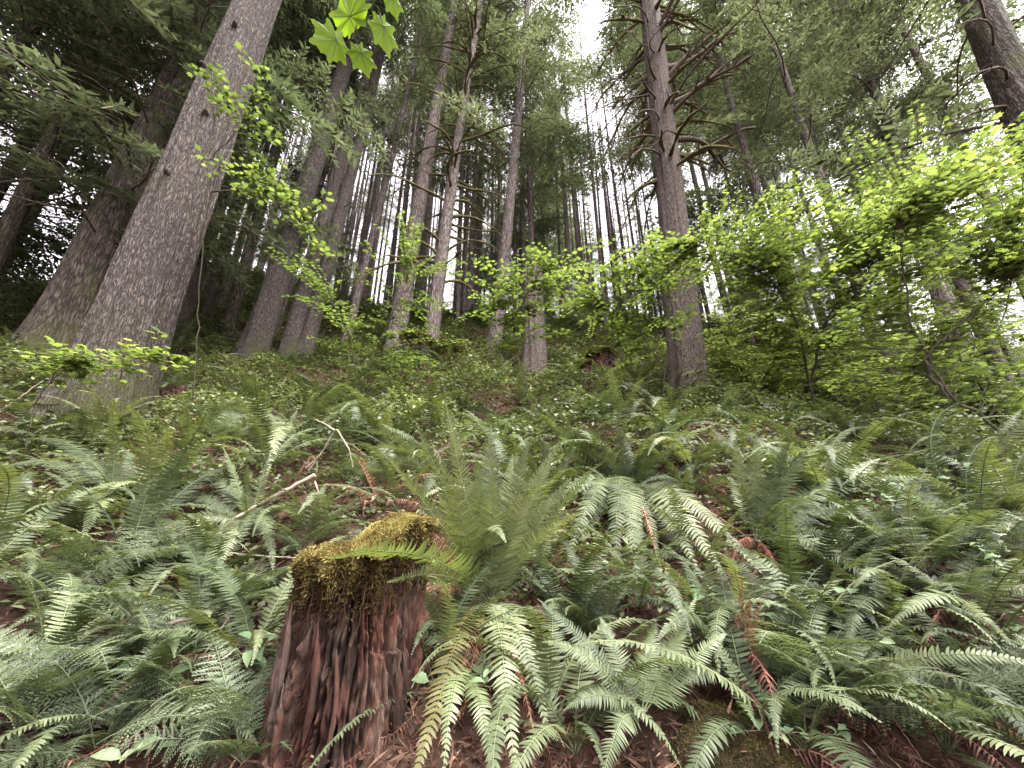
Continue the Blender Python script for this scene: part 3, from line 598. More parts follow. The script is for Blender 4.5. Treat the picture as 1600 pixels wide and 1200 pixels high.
posed_fern(1185, 860, [(1180, 682, .1, .06, 'l'), (1145, 690, .1, .08), (1300, 680, .1, .22, 'l'), (1235, 690, .0, .1), (1460, 830, -.1, .35), (1380, 870, -.2, .35), (1262, 700, .1, .2), (1345, 728, .15, .12, 'l'), (1495, 765, .2, .28, 'l'), (1420, 760, .3, .3), (1395, 800, .05, .35), (1420, 945, -.3, .35), (1310, 880, -.2, .35), (1230, 930, -.3, .3, 'd'), (1130, 930, -.3, .35, 'd')],
    'sword fern with long fronds arching to the right of the slope', W=.112)
posed_fern(1010, 1215, [(838, 935, .35, .15), (850, 1000, .2, .30), (938, 965, .3, .12), (1022, 965, .3, .08, 'l'), (1075, 985, .25, .12, 'l'), (1138, 992, .2, .12, 'l'), (880, 1110, .0, .4), (930, 1240, -.15, .5), (1020, 990, .35, .1), (1085, 930, .4, .05)],
    'fresh sword fern unfolding at the bottom edge beside the mossy boulder', W=.08, lift=.1, extra=0)
posed_fern(690, 755, [(560, 672, .1, .3), (575, 702, .0, .3), (545, 745, -.1, .3), (600, 660, .25, .2), (655, 800, -.3, .4), (740, 700, .1, .2), (620, 765, -.2, .3, 'd')], 'sword fern with fronds combed to the left above the stump', W=.11)
posed_fern(860, 790, [(745, 725, .0, .35, 'l'), (800, 700, .1, .2), (850, 690, .1, .1), (760, 780, -.2, .4), (900, 700, .1, .15)], 'sword fern with one pale arching frond behind the tall upright fern', W=.11)
posed_fern(1290, 800, [(1200, 700, .1, .1), (1380, 715, .1, .2, 'l'), (1440, 790, -.1, .35), (1330, 690, .2, .15), (1400, 750, .0, .3), (1250, 690, .1, .1)], 'tall sword fern right behind the arching fern', W=.12)
posed_fern(385, 830, [(255, 770, .0, .2), (345, 700, .1, .1), (420, 715, .2, .1), (280, 735, .2, .3), (465, 790, .1, .2), (330, 905, -.3, .4), (430, 900, -.3, .4), (240, 830, -.2, .3)], 'sword fern under the pale fallen branch on the left', W=.09)
posed_fern(170, 790, [(-20, 735, .1, .3), (10, 690, .3, .3), (95, 700, .2, .2), (205, 705, .3, .2), (250, 745, .1, .3), (-10, 840, -.2, .35), (130, 850, -.3, .35, 'l'), (60, 780, -.2, .3)], 'spreading sword fern at the foot of the massive grey trunk', W=.095)
posed_fern(440, 690, [(340, 640, .1, .3), (400, 632, .2, .2), (465, 640, .2, .2), (495, 690, .0, .35), (345, 690, -.2, .3), (420, 745, -.3, .4)], 'grey green sword fern on the slope behind the dead twigs', W=.10)
posed_fern(1170, 1090, [(1160, 905, .05, .05, 'd'), (1172, 930, .0, .03, 'd'), (1190, 940, .05, .08, 'd'), (1150, 960, .05, .1, 'd'), (1185, 1000, .0, .2, 'd'), (1140, 1080, -.1, .3, 'd'), (1110, 940, .1, .1), (1060, 1070, -.1, .3)], 'withered rust red fern beside the fresh fern at the bottom', W=.10, extra=0)
posed_fern(1250, 1100, [(1330, 1010, .1, .2, 'l'), (1230, 1040, .05, .1, 'l'), (1300, 1060, .0, .3, 'l')], 'small bright green fern in the reddish litter', W=.07, name='young_fern', extra=0)
posed_fern(590, 800, [(545, 680, .1, .1, 'd'), (560, 720, .0, .1, 'd'), (610, 745, -.1, .2, 'd'), (500, 760, .0, .3, 'd'), (640, 760, -.1, .3, 'd')], 'dead rust brown fern hanging above the rotten red stump', W=.10)
posed_fern(300, 960, [(165, 975, -.15, .3, 'l'), (200, 1000, -.2, .3), (360, 1000, -.2, .3), (380, 940, .1, .2)], 'fern with one bright frond under the bent bare twig', W=.08)
g = np.random.default_rng(900)
WF = [(60, 960, 'lacy wood fern at the left edge below the rotten log'), (150, 910, 'lacy wood fern spilling over the end of the rotten log'), (260, 900, 'lacy wood fern in front of the fallen pale branch'), (110, 1080, 'lacy wood fern low at the left beneath the bent twig'), (240, 1050, 'lacy wood fern in the middle of the left bank'), (30, 1150, 'lacy wood fern in the bottom left corner'), (380, 950, 'small lacy fern just left of the rotten red stump'),
      (330, 1150, 'lacy fern near the broad leaves at the bottom left'), (470, 870, 'small lacy fern touching the mossy top of the stump'), (1330, 900, 'lacy fern draped in the shade right of the arching fern'), (1430, 850, 'lacy fern on the right among dark leaves'), (1500, 950, 'lacy fern low on the right bank'), (1560, 880, 'lacy fern at the right edge of the slope'), (1380, 1040, 'lacy fern beside the reddish litter on the right'), (900, 1000, 'small wood fern between the two large sword ferns'), (150, 1190, 'lacy fern at the bottom edge left of the broad leaves'), (380, 1195, 'lacy fern at the bottom edge against the stump'), (1300, 1120, 'lacy fern spreading right of the mossy boulder'), (1480, 1180, 'lacy fern at the bottom edge near the right corner'), (1570, 1160, 'lacy fern in the bottom right corner'), (1230, 1080, 'lacy fern just above the mossy boulder'), (600, 870, 'lacy fern behind the mossy hump of the stump'), (560, 760, 'lacy fern among the dead rust brown fronds')]
for (x, y, lab) in WF:
    p, d = gp(x, y); fern_at(p, 12, g, lab, kind='wood', smin=.6, smax=1.05, dead=1)
NF = [(880, 985, 'sword fern between the tall upright fern and the salal'), (1110, 1010, 'dark sword fern behind the withered rust red fern'), (1290, 950, 'sword fern in shade below the arching fern'), (1400, 985, 'sword fern on the right bank above the reddish litter'), (1530, 1000, 'sword fern near the right edge beside oval leaves'), (1450, 900, 'sword fern behind the forked pale twig'), (1570, 820, 'sword fern at the right edge under the crooked maple'), (250, 790, 'sword fern just above the left end of the fallen branch'), (480, 830, 'sword fern between the fallen branch and the mossy stump'), (60, 860, 'sword fern drooping over the rotten log'), (340, 900, 'sword fern below the left end of the fallen branch'), (180, 980, 'sword fern in the middle of the left bank of lacy ferns'), (60, 1060, 'sword fern at the left edge among lacy ferns'), (390, 1040, 'dark fern tucked against the left side of the stump'), (200, 1150, 'dark sword fern above the bottom left corner twigs'), (620, 720, 'sword fern right of the forked dry twigs'), (830, 840, 'sword fern behind the tall upright fern'), (760, 800, 'sword fern directly uphill of the tall upright fern'), (1080, 780, 'sword fern right of the large drooping fern'), (1320, 790, 'sword fern behind the long arching fronds'), (540, 640, 'sword fern uphill of the forked dry twigs'), (900, 720, 'sword fern uphill of the large drooping fern'), (1240, 750, 'sword fern uphill of the arching fern'), (860, 1120, 'dark fern with hanging fronds at bottom centre')]
for (x, y, lab) in NF:
    p, d = gp(x, y); fern_at(p, 10, g, lab, smin=.55, smax=.95, dead=3)
NF2 = [(700, 1010, 'small fern in front of the tall upright fern'), (940, 1010, 'dark fern left of the round leaved salal'), (1160, 1000, 'sword fern left of the withered red fern'), (1260, 1040, 'sword fern between salal and reddish litter'), (1360, 1020, 'small sword fern on the reddish right bank'), (1450, 1070, 'sword fern beside bare soil on the right bank'), (1550, 1100, 'sword fern in the right corner above the litter'), (1380, 900, 'sword fern beside the lacy ferns on the right'), (1510, 880, 'sword fern right of the forked twig'), (1420, 1150, 'small fern near the bottom right corner'), (1180, 1150, 'small fern half hiding the mossy boulder'), (1260, 1180, 'low fern at the bottom edge right of the boulder'), (900, 1180, 'low dark fern at the bottom edge between bright fronds'), (680, 1080, 'small fern against the right foot of the stump'), (1340, 1080, 'small fern amid reddish litter right of the bright little fern'), (1000, 950, 'fern beneath the tips of the drooping fronds'), (1080, 880, 'fern in the shade under the drooping fern'), (620, 800, 'fern behind the hump of the stump'), (840, 930, 'fern at the right foot of the tall upright fern'), (120, 1160, 'sword fern crossing the bottom left twigs'), (300, 1020, 'sword fern beneath the tip of the bent twig'), (130, 830, 'sword fern above the rotten log'), (560, 700, 'fern left of the combed sword fern'), (1150, 740, 'sword fern behind the dark drooping fern'), (1350, 700, 'sword fern below the maple thicket'), (700, 660, 'sword fern on the open slope below the mossy logs'), (820, 690, 'sword fern on the open slope below the snag'), (1040, 690, 'sword fern below the foot of the branchy trunk'), (1480, 760, 'sword fern near the crooked maple stem')]
for (x, y, lab) in NF2:
    p, d = gp(x, y); fern_at(p, 9, g, lab, smin=.5, smax=.95, dead=3)
DF = [(660, 905, 'heap of dark red dead fronds at the right of the stump'), (940, 900, 'dead orange fronds below the drooping sword fern'), (1040, 910, 'dead red fronds under the drooping fern, right of the orange ones'), (1440, 960, 'brown dead fronds on the right bank'), (1340, 1100, 'rusty dead fronds in the bottom right litter'), (1230, 890, 'reddish dead fronds below the arching fern'), (190, 800, 'dead reddish fronds beside the left log'), (700, 1120, 'dark dead fronds hanging at the stump foot'), (830, 1150, 'dead brown fronds between two green hanging fronds')]
for (x, y, lab) in DF:
    p, d = gp(x, y); o = thing('dead_fern', lab, 'fern', p)
    for q in range(9):
        m = Matrix.Translation((g.normal(0, .06), g.normal(0, .06), .03)) @ Matrix.Rotation(g.uniform(3.6, 5.8) if q < 6 else g.uniform(0, 6.28), 4, 'Z') @ Matrix.Rotation(g.normal(.2, .25), 4, 'Y') @ Matrix.Rotation(g.normal(0, .5), 4, 'X') @ Matrix.Scale(g.uniform(.35, .7), 4)
        link('dead_frond', FR['dead'][int(g.integers(0, 8))], o, mw=m)
# ferns scattered over the slope
pl = []; g = np.random.default_rng(905); tries = 0
while len(pl) < 190 and tries < 9000:
    tries += 1; y = g.uniform(2.0, 11.5) ; x = g.uniform(-1.45, 1.45) * y
    if any((x - a) ** 2 + (y - b) ** 2 < .22 for a, b in pl): continue
    if y < 3.2 and abs(x) < 2.1: continue
    pl.append((x, y))
for k, (x, y) in enumerate(pl):
    kd = 'sword' if g.uniform() < .7 else 'wood'; lab = ('sword fern ' if kd == 'sword' else 'lacy wood fern ') + fzone(x, y)
    fern_at((x, y, float(gh(x, y))), int(g.integers(7, 12)), g, lab + ' among low leaves', 'scattered ' + lab, kd, .75, 1.25, dead=int(g.integers(0, 3)))

# ------------------------------------------------------------------ rotten red stump
def rotten_stump(name, label, bx, by, d, r, h, seed, seg=260, rings=150, top=None, mat='wood_red'):
    g = np.random.default_rng(seed); p = P(bx, by, d); p[2] = gh(p[0], p[1]) - .15
    o = thing(name, label, 'stump', p); mb = MB()
    th = np.linspace(0, 2 * np.pi, seg, endpoint=False); z = np.linspace(0, 1, rings)
    Z, TH = np.meshgrid(z, th, indexing='ij')
    nc = 44; edge = np.sort(g.uniform(0, 2 * np.pi, nc)); dep = g.uniform(-1, 1, nc) ; ph = g.uniform(0, 6, nc)
    warp = TH + .05 * np.sin(Z * 5 + TH * 3) + .03 * np.sin(Z * 11 + TH * 7)
    ci = np.searchsorted(edge, np.mod(warp, 2 * np.pi)) % nc
    e0 = edge[ci - 1]; wd = np.mod(edge[ci] - e0, 2 * np.pi); u = np.mod(warp - e0, 2 * np.pi) / np.maximum(wd, 1e-3)
    slab = dep[ci] * .075 + .035 * np.sin(Z * 6 + ph[ci]) - .20 * np.clip(1 - np.minimum(u, 1 - u) / .20, 0, 1) ** 1.3
    fib = sum(.010 * np.sin(k * warp + g.uniform(0, 6) + 2.5 * np.sin(Z * g.uniform(2, 9))) for k in (31, 47, 63, 89, 110))
    # broken steps: a slab stops short and the wood behind shows
    brk = sum(.024 * np.sin(kk * warp + g.uniform(0, 6)) * np.sin(zz * Z + g.uniform(0, 6) + 2 * np.sin(kk * .5 * warp)) for kk, zz in ((9, 14), (17, 23), (29, 37), (41, 19), (67, 51), (97, 70)))
    step = np.where(Z > .25 + .6 * g.uniform(0, 1, nc)[ci], -.11, 0) * (dep[ci] > -.1)
    R = r * (1.12 - .12 * Z + .10 * np.exp(-Z * 6)) * (1 + slab + fib + step + brk)
    tp = h * (1 + (.10 * np.cos(TH - .9) if top is None else top(TH)) + .05 * np.sin(4 * TH + 1) )
    v = np.stack((R * np.cos(TH), R * np.sin(TH), Z * tp), -1)
    i = np.arange(rings - 1)[:, None] * seg; j = np.arange(seg)[None]; k = (j + 1) % seg
    tint = np.clip(.47 + dep[ci] * .22 + 5 * fib + 2.0 * brk, 0, 1)  # tint follows the relief: groove shade painted into the wood colour, recesses darker
    mb.add(v.reshape(-1, 3), np.stack((i + j, i + k, i + seg + k, i + seg + j), -1).reshape(-1, 4), tint.ravel())
    mb.build('body', M[mat], o)
    return o, p, v[-1]
stump, ps, rim = rotten_stump('rotten_stump', 'rotten red brown stump with deep vertical grooves and a mossy top', 545, 1100, 1.45, .222, .70, 3, seg=400, rings=180, mat='stump', top=lambda TH: 0 * TH)
# splinters standing off the stump
g = np.random.default_rng(33)
for q in range(18):
    a = g.uniform(3.2, 6.2); z0 = g.uniform(.0, .3); ln = g.uniform(.12, .36); r = .25 * g.uniform(.98, 1.06); w = g.uniform(.008, .022)
    mb = MB(); t = np.linspace(0, 1, 8); c = np.stack((r * np.cos(a + .05 * np.sin(t * 4)), r * np.sin(a + .05 * np.sin(t * 4)), z0 + ln * t), -1)
    tube(mb, c, w * np.clip(np.sin(np.pi * (t * .9 + .08)), .15, 1) * g.uniform(.7, 1.2, 8), 6, g.uniform(.4, .9), cap=True); mb.build('splinter', M['stump'], stump)
def moss_cap(o, cx, cy_, z0, rx, ry, hump, n, g, mat, blade=.02, drape=.12, name='moss'):
    mb = MB(); nr, ns = 26, 60; rr = np.linspace(0, 1, nr)[:, None]; th = np.linspace(0, 2 * np.pi, ns, endpoint=False)[None]
    def surf(rr, th):
        h = hump(rr * np.cos(th), rr * np.sin(th)); lob = 1 + .10 * np.sin(5 * th + 1) + .07 * np.sin(9 * th)
        return np.stack((cx + rx * rr * lob * np.cos(th), cy_ + ry * rr * lob * np.sin(th), z0 + h - drape * np.clip(rr - .78, 0, 1) ** 1 * 4.0 * (1 + .6 * np.sin(7 * th + 2) + .4 * np.sin(17 * th))), -1)
    v = surf(rr, th + 0 * rr); i = np.arange(nr - 1)[:, None] * ns; j = np.arange(ns)[None]; k = (j + 1) % ns
    mb.add(v.reshape(-1, 3), np.stack((i + j, i + k, i + ns + k, i + ns + j), -1).reshape(-1, 4), .25)
    r0 = np.sqrt(g.uniform(0, 1, n)); t0 = g.uniform(0, 6.283, n); b = surf(r0, t0)
    nrm = unit(np.stack((np.cos(t0) * r0 * 1.2, np.sin(t0) * r0 * 1.2, 1.15 - r0), -1) + g.normal(0, .5, (n, 3)))
    hd = g.normal(0, 1, (n, 3)); R = rots(hd, nrm)
    base = np.array(((-.1, -.07, 0), (-.1, .07, 0), (.5, .13, .05), (1, 0, .0), (.5, -.13, -.05)))
    F3 = np.array(((0, 1, 2), (0, 2, 4), (4, 2, 3)))
    clump = .5 + .25 * np.sin(b[:, 0] * 40 + 1) * np.sin(b[:, 1] * 37) + .18 * np.clip((b[:, 2] - z0) / .12, -1.2, 1)
    stamp(mb, base, F3, R, b - nrm * .004, blade * g.uniform(.5, 1.5, n), np.clip(clump + g.normal(0, .15, n), 0, 1))
    tag(mb.build(name, mat, o), None, None, kind='stuff')
HUMP = lambda x, y: .005 + .035 * np.clip(1 - x * x - y * y, 0, 1) + .15 / (1 + np.exp(-(x * .8 + y * .55 - .22) / .17)) + .02 * np.sin(6 * x) * np.sin(5 * y + 1)
moss_cap(stump, .0, .0, .705, .25, .25, HUMP, 42000, np.random.default_rng(4), M['moss'], .0115, .02)
# moss creeping unevenly down the sides, in tufts and hanging wisps
mb = MB(); g = np.random.default_rng(44); k = 42000
th = g.uniform(0, 2 * np.pi, k); dn = g.exponential(.075, k)
lim = .15 + .03 * np.sin(5 * th + 1) + .02 * np.sin(11 * th + 2) + .02 * np.sin(23 * th) + .08 * np.clip(np.cos(th - 5.9), 0, 1)
ok = dn < lim * g.uniform(.5, 1.5, k); th, dn = th[ok], dn[ok]; k = len(th); rr = .236 + .018 * np.sin(13 * th) * np.sin(30 * dn) + g.uniform(-.01, .014, k)
nn = np.stack((np.cos(th), np.sin(th), np.full(k, -.25)), -1); b = np.stack((rr * np.cos(th), rr * np.sin(th), .715 + HUMP(np.cos(th) * .95, np.sin(th) * .95) * .9 - dn), -1)
stamp(mb, np.array(((-.1, -.07, 0), (-.1, .07, 0), (.5, .13, .05), (1, 0, .0), (.5, -.13, -.05))), np.array(((0, 1, 2), (0, 2, 4), (4, 2, 3))), rots(g.normal(0, 1, (k, 3)), unit(nn + g.normal(0, .6, (k, 3)))), b, .013 * g.uniform(.5, 1.6, k), np.clip(.55 - 2.2 * dn / .2 * .4 + .2 * np.sin(17 * th) + g.normal(0, .15, k), 0, 1))
for q in range(60):
    a = g.uniform(2.7, 6.8); ln = g.uniform(.03, .16); t = np.linspace(0, 1, 7); c = np.stack((.245 * np.cos(a) + 0 * t, .245 * np.sin(a) + 0 * t, .63 - ln * t), -1) + np.cumsum(g.normal(0, .005, (7, 3)), 0)
    tube(mb, c, np.linspace(g.uniform(.0015, .003), .0006, 7), 4, np.clip(g.normal(.12, .12), 0, 1))
tag(mb.build('hanging_moss', M['moss'], stump), None, None, kind='stuff')
# mossy stone at the bottom edge
p = P(1150, 1240, 1.30); mr = thing('mossy_boulder', 'low mossy boulder at the bottom edge right of the fresh fern', 'boulder', (p[0], p[1], gh(p[0], p[1]) - .215))
mb = MB(); th = np.linspace(0, 2 * np.pi, 60, endpoint=False)[None]; ph = np.linspace(0, np.pi / 2, 24)[:, None]
rr = 1 + .12 * np.sin(3 * th + 1) * np.cos(ph) + .06 * np.sin(5 * th + 4 * ph) + .03 * np.sin(11 * th + 7 * ph)
v = np.stack((.24 * rr * np.cos(ph) * np.cos(th), .20 * rr * np.cos(ph) * np.sin(th), (.20 - .07 * np.cos(th) * np.cos(ph)) * rr * np.sin(ph) + 0 * th), -1); i = np.arange(23)[:, None] * 60; j = np.arange(60)[None]; k = (j + 1) % 60
mb.add(v.reshape(-1, 3), np.stack((i + j, i + k, i + 60 + k, i + 60 + j), -1).reshape(-1, 4)); mb.build('body', M['wood_grey'], mr)
moss_cap(mr, 0, 0, .0, .29, .25, lambda x, y: (.255 - .09 * x + .02 * np.sin(7 * x) * np.sin(6 * y)) * np.sqrt(np.clip(1.1 - x * x - y * y, 0, 1)), 26000, np.random.default_rng(6), M['moss_brown'], .010, .02)
# little red stump and dark rootwad further up
s2, _, _ = rotten_stump('small_stump', 'small reddish broken stump in the undergrowth beside the snag', 916, 592, 8.6, .15, .48, 8, seg=90, rings=40, mat='stump')
moss_cap(s2, 0, 0, .44, .17, .17, lambda x, y: .1 + .08 * x, 1500, np.random.default_rng(9), M['moss_green'], .05, .05)
s3, _, _ = rotten_stump('mossy_stump', 'dark moss covered stump uphill of the small red stump', 935, 548, 10.2, .36, .8, 10, seg=90, rings=40, mat='stump')
moss_cap(s3, 0, 0, .72, .42, .42, lambda x, y: .1 + .05 * x, 2500, np.random.default_rng(12), M['moss_green'], .06, .10)
s4, _, _ = rotten_stump('low_stump', 'dark low stump beneath the right of the massive trunk', 262, 640, 5.6, .13, .36, 14, seg=90, rings=40, mat='stump')

# ------------------------------------------------------------------ logs, sticks
def log(name, label, cat, pts, rad, mat, n=24, seg=14, jit=.0, g=None, moss=None, rough=.12):
    pts = np.asarray(pts, float); o = thing(name, label, cat, pts[0]); mb = MB(); g = g or np.random.default_rng(int(abs(pts[0][0]) * 1000))
    c = poly(pts - pts[0], n, jit); r = np.interp(np.linspace(0, 1, n), np.linspace(0, 1, len(rad)), rad) * (1 + g.normal(0, rough, n))
    tube(mb, c, r, seg, .5, cap=True)
    m2 = mb.mesh('wood', mat); link('wood', m2, o)
    if moss:
        k, size, mm = moss; mb2 = MB(); i = g.integers(0, n, k); a = g.uniform(-.6, 3.74, k); T = unit(np.gradient(c, axis=0))[i]
        s = unit(np.cross(T, UP)); w = np.cross(s, T); nn = s * np.cos(a)[:, None] + w * np.sin(a)[:, None]
        b = c[i] + T * g.uniform(-.5, .5, (k, 1)) * np.linalg.norm(c[-1] - c[0]) / n + nn * r[i][:, None] * .95
        nr = unit(nn + g.normal(0, .5, (k, 3))); stamp(mb2, np.array(((-.1, -.16, 0), (-.1, .16, 0), (.5, .2, .05), (1, 0, 0), (.5, -.2, -.05))), np.array(((0, 1, 2), (0, 2, 4), (4, 2, 3))), rots(g.normal(0, 1, (k, 3)), nr), b, size * g.uniform(.5, 1.5, k), np.clip(g.normal(.5, .25, k), 0, 1))
        tag(mb2.build('moss', mm, o), None, None, kind='stuff')
    return o
def gpt(x, y, up=.0, toward=0.0):
    p, d = gp(x, y); p = P(x, y, d - toward); return p + np.array((0, 0, up))
log('fallen_branch', 'pale fallen branch lying on ferns above the left bank', 'branch', [P(292, 856, 2.55), P(350, 820, 2.6), P(420, 780, 2.7), P(492, 742, 2.8)], [.013, .012, .012, .014, .015], M['twig_pale'], 30, 10, .002)
log('bent_twig', 'long thin bare twig bent over in the bottom left', 'twig', [P(60, 1215, 1.45), P(215, 1120, 1.55), P(300, 1050, 1.65), P(345, 985, 1.7), P(371, 943, 1.75)], [.004, .005, .005, .004, .003], M['twig_pale'], 30, 6, .001)
log('bare_twig', 'thin bare twig slanting across the bottom left corner', 'twig', [P(-20, 1205, 1.5), P(70, 1175, 1.5), P(160, 1140, 1.55), P(225, 1090, 1.65)], [.005, .005, .004, .003], M['twig'], 24, 6, .001)
log('broken_stick', 'short mossy stick with one bright frond under the bent twig', 'stick', [P(371, 943, 1.76), P(330, 957, 1.72), P(265, 975, 1.66)], [.004, .007, .009], M['twig'], 16, 6, .001)
log('hanging_stem', 'thin pale bare stem drooping from the end of the fallen branch', 'twig', [P(492, 752, 2.75), P(501, 780, 2.7), P(502, 820, 2.65), P(507, 860, 2.6)], [.006, .005, .005, .004], M['twig_pale'], 16, 6, .001)
tw = thing('forked_twig', 'forked dry pale twigs sticking up above the fallen branch', 'twig', P(482, 735, 2.85))
b0 = P(482, 735, 2.85)
for q, (pts) in enumerate(([(482, 735), (505, 705), (524, 668), (530, 672), (537, 690)], [(478, 732), (500, 712), (521, 676)], [(523, 672), (512, 665), (492, 655)], [(527, 672), (545, 700), (552, 730)])):
    mb = MB(); tube(mb, poly([P(x, y, 2.85) - b0 for x, y in pts], 14, .002), np.linspace(.007, .003, 14), 5); mb.build('twig', M['twig_pale'], tw)
log('thin_twig', 'long thin twig stretched over the bank left of the stump', 'twig', [P(330, 860, 2.3), P(400, 868, 2.25), P(470, 872, 2.2)], [.003, .003, .003], M['twig_pale'], 14, 5, .001)
log('bare_branch', 'bare thin branch slanting through the ferns below the massive trunk', 'twig', [P(0, 645, 3.9), P(60, 600, 4.0), P(75, 592, 4.0)], [.012, .010, .006], M['twig_pale'], 14, 6, .004)
a, da = gp(55, 905); log('rotten_log', 'crumbling red rotten log jutting in at the left edge', 'log', [P(-90, 900, 2.7), P(20, 895, 2.85), P(110, 868, 3.05), P(190, 838, 3.3)], [.24, .22, .19, .11], M['wood_red'], 40, 40, .012, rough=.05, moss=(900, .03, M['moss_green']))
log('decayed_log', 'short reddish decayed log end among the ferns left of the forked twigs', 'log', [gpt(312, 748, .03), gpt(362, 724, .05)], [.075, .06], M['stump'], 10, 16, .005)
def onground(x, y, d, up): q = P(x, y, d); q[2] = gh(q[0], q[1]) + up; return q
log('mossy_log', 'arched fallen mossy log beside the tall bare trunk', 'log', [onground(632, 510, 11.2, .95), onground(650, 515, 11.1, .95), onground(672, 520, 11.0, .7), onground(690, 525, 10.9, .5), onground(700, 540, 10.9, .0)], [.13, .13, .12, .12, .10], M['mossy'], 40, 14, .015, moss=(3000, .07, M['moss_green']))
log('mossy_log', 'straighter mossy log lying behind the arched mossy log', 'log', [onground(648, 500, 12.2, .9), onground(690, 512, 12.0, .6), onground(727, 530, 11.8, .1)], [.11, .11, .09], M['mossy'], 30, 12, .015, moss=(2000, .07, M['moss_green']))
log('pale_stone', 'smooth pale grey stone in dark soil at the left edge', 'stone', [gpt(22, 770, .02), gpt(34, 766, .04), gpt(46, 763, .02)], [.02, .05, .02], M['stone'], 12, 14)
g = np.random.default_rng(71)
STK = [((1440, 930), (1530, 985), 'thin pale twig lying on the right bank'), ((1290, 1010), (1440, 1150), 'thin brown twig running down through the reddish litter'), ((1410, 1080), (1435, 1150), 'short pale twig in the bottom right litter'), ((1470, 870), (1440, 940), 'forked pale twig standing among leaves on the right'), ((1180, 960), (1260, 935), 'thin curved twig crossing the withered fern'), ((1530, 1060), (1600, 1100), 'thin twig at the right edge above the corner'), ((185, 690), (290, 735), 'thin pale twig under the massive trunk'), ((210, 715), (300, 690), 'thin straight twig crossing below the mossy trunk foot'), ((1290, 860), (1280, 950), 'thin dark twig hanging under the arching fern')]
for (a, b, lab) in STK:
    pa, pb = gpt(*a, .05), gpt(*b, .04); log('thin_twig', lab, 'twig', [pa, (pa + pb) / 2 + g.normal(0, .03, 3) + (0, 0, .04), pb], [.005, .004, .003], M['twig_pale' if 'pale' in lab else 'twig'], 14, 5, .003)

# ------------------------------------------------------------------ broad leaves near the camera (salal, seedlings)
def oval(wid=.62, n=5):
    x = np.linspace(0, 1, n); w = wid / 2 * np.sin(np.pi * x ** .85) ** .8; z = .10 * np.sin(np.pi * x) - .12 * x ** 2
    v = [(x[i], s * w[i], z[i] + abs(s) * .10 * w[i] / (wid / 2)) for i in range(n) for s in (-1, 0, 1)]
    f = [(i * 3 + a, i * 3 + 3 + a, i * 3 + 4 + a, i * 3 + 1 + a) for i in range(n - 1) for a in (0, 1)]
    return np.array(v), np.array(f)
OV, OF = oval(); mb = MB(); mb.add(OV, OF, .5); OVAL = [mb.mesh('leaf', M['salal'])]
mb = MB(); mb.add(*oval(.42), .75); OVAL.append(mb.mesh('leaf', M['salal'])); mb = MB(); mb.add(*oval(.8), .35); OVAL.append(mb.mesh('leaf', M['salal']))
def leafy(bx, by, n, size, h, label, g, name='salal_plant', toward=.0, spread=.16):
    p, d = gp(bx, by); o = thing(name, label, 'plant', p)
    for s in range(max(2, n // 5)):
        tip = np.array((g.normal(0, spread), g.normal(0, spread) - .04, h * g.uniform(.6, 1.1))); c = bez(np.zeros(3), np.array((tip[0] * .3, tip[1] * .3, tip[2] * .8)), tip, 8)
        mb = MB(); tube(mb, c, np.linspace(.003, .0012, 8), 4); mb.build('stem', M['stem'], o)
        for q in range(5):
            i = 3 + q if q < 4 else 7; a = q * 2.4 + g.uniform(-.4, .4); hd = np.array((math.cos(a), math.sin(a), g.uniform(-.1, .35))); nr = np.array((g.normal(0, .3), g.normal(-.25, .3), 1.0))
            R = rots(nr[None], hd[None])[0]; sc = size * g.uniform(.7, 1.2); m = Matrix([[*(R[r] * sc), c[i][r]] for r in range(3)] + [[0, 0, 0, 1]])
            link('leaf', OVAL[int(g.integers(0, 3))], o, mw=m)
g = np.random.default_rng(81)
for (x, y, n, sz, h, lab) in [(1020, 985, 15, .055, .22, 'round leaved salal below the drooping fern'), (1085, 975, 15, .055, .22, 'round leaved salal left of the withered fern'), (1215, 1010, 20, .055, .24, 'round leaved salal right of the withered red fern'), (1250, 985, 12, .05, .2, 'small salal sprig behind the bright little fern'), (1200, 1105, 10, .04, .12, 'bright seedling leaves beside the mossy boulder'), (1300, 1050, 15, .06, .15, 'leafy plant with drooping oval leaves on the litter'), (1300, 1180, 15, .045, .12, 'compound leaved plant right of the mossy boulder'),
        (370, 1110, 15, .085, .22, 'broad bluish leaves left of the rotten red stump'), (260, 1190, 10, .085, .14, 'light green broad leaves at the bottom left'), (300, 1100, 15, .08, .14, 'dull broad leaves under the bent bare twig'), (950, 960, 10, .045, .16, 'small sprig of leaves under the dark drooping fern'), (1350, 1140, 10, .05, .15, 'yellowish small leaved sprig in the red litter'), (1500, 1120, 15, .055, .12, 'sprig of round leaves on the bare bank at right'), (1480, 1000, 20, .06, .2, 'cluster of oval leaves on the right bank'), (1560, 1030, 15, .06, .2, 'oval leaved plant close to the right edge'), (750, 1060, 10, .05, .12, 'bright seedling between stump and hanging fronds'), (450, 930, 10, .05, .15, 'pale sprig touching the left side of the stump'), (530, 790, 15, .05, .2, 'leafy sprig above the mossy stump'), (1400, 830, 20, .06, .3, 'leafy salal among the arching fronds'), (1470, 790, 20, .065, .35, 'dark leaved salal behind the arching fronds'), (1560, 930, 20, .06, .25, 'pale leaved plant right of the forked twig'), (90, 1000, 15, .06, .15, 'small leaved plant among lacy ferns on the left')]:
    leafy(x, y, n, sz, h, lab, g)

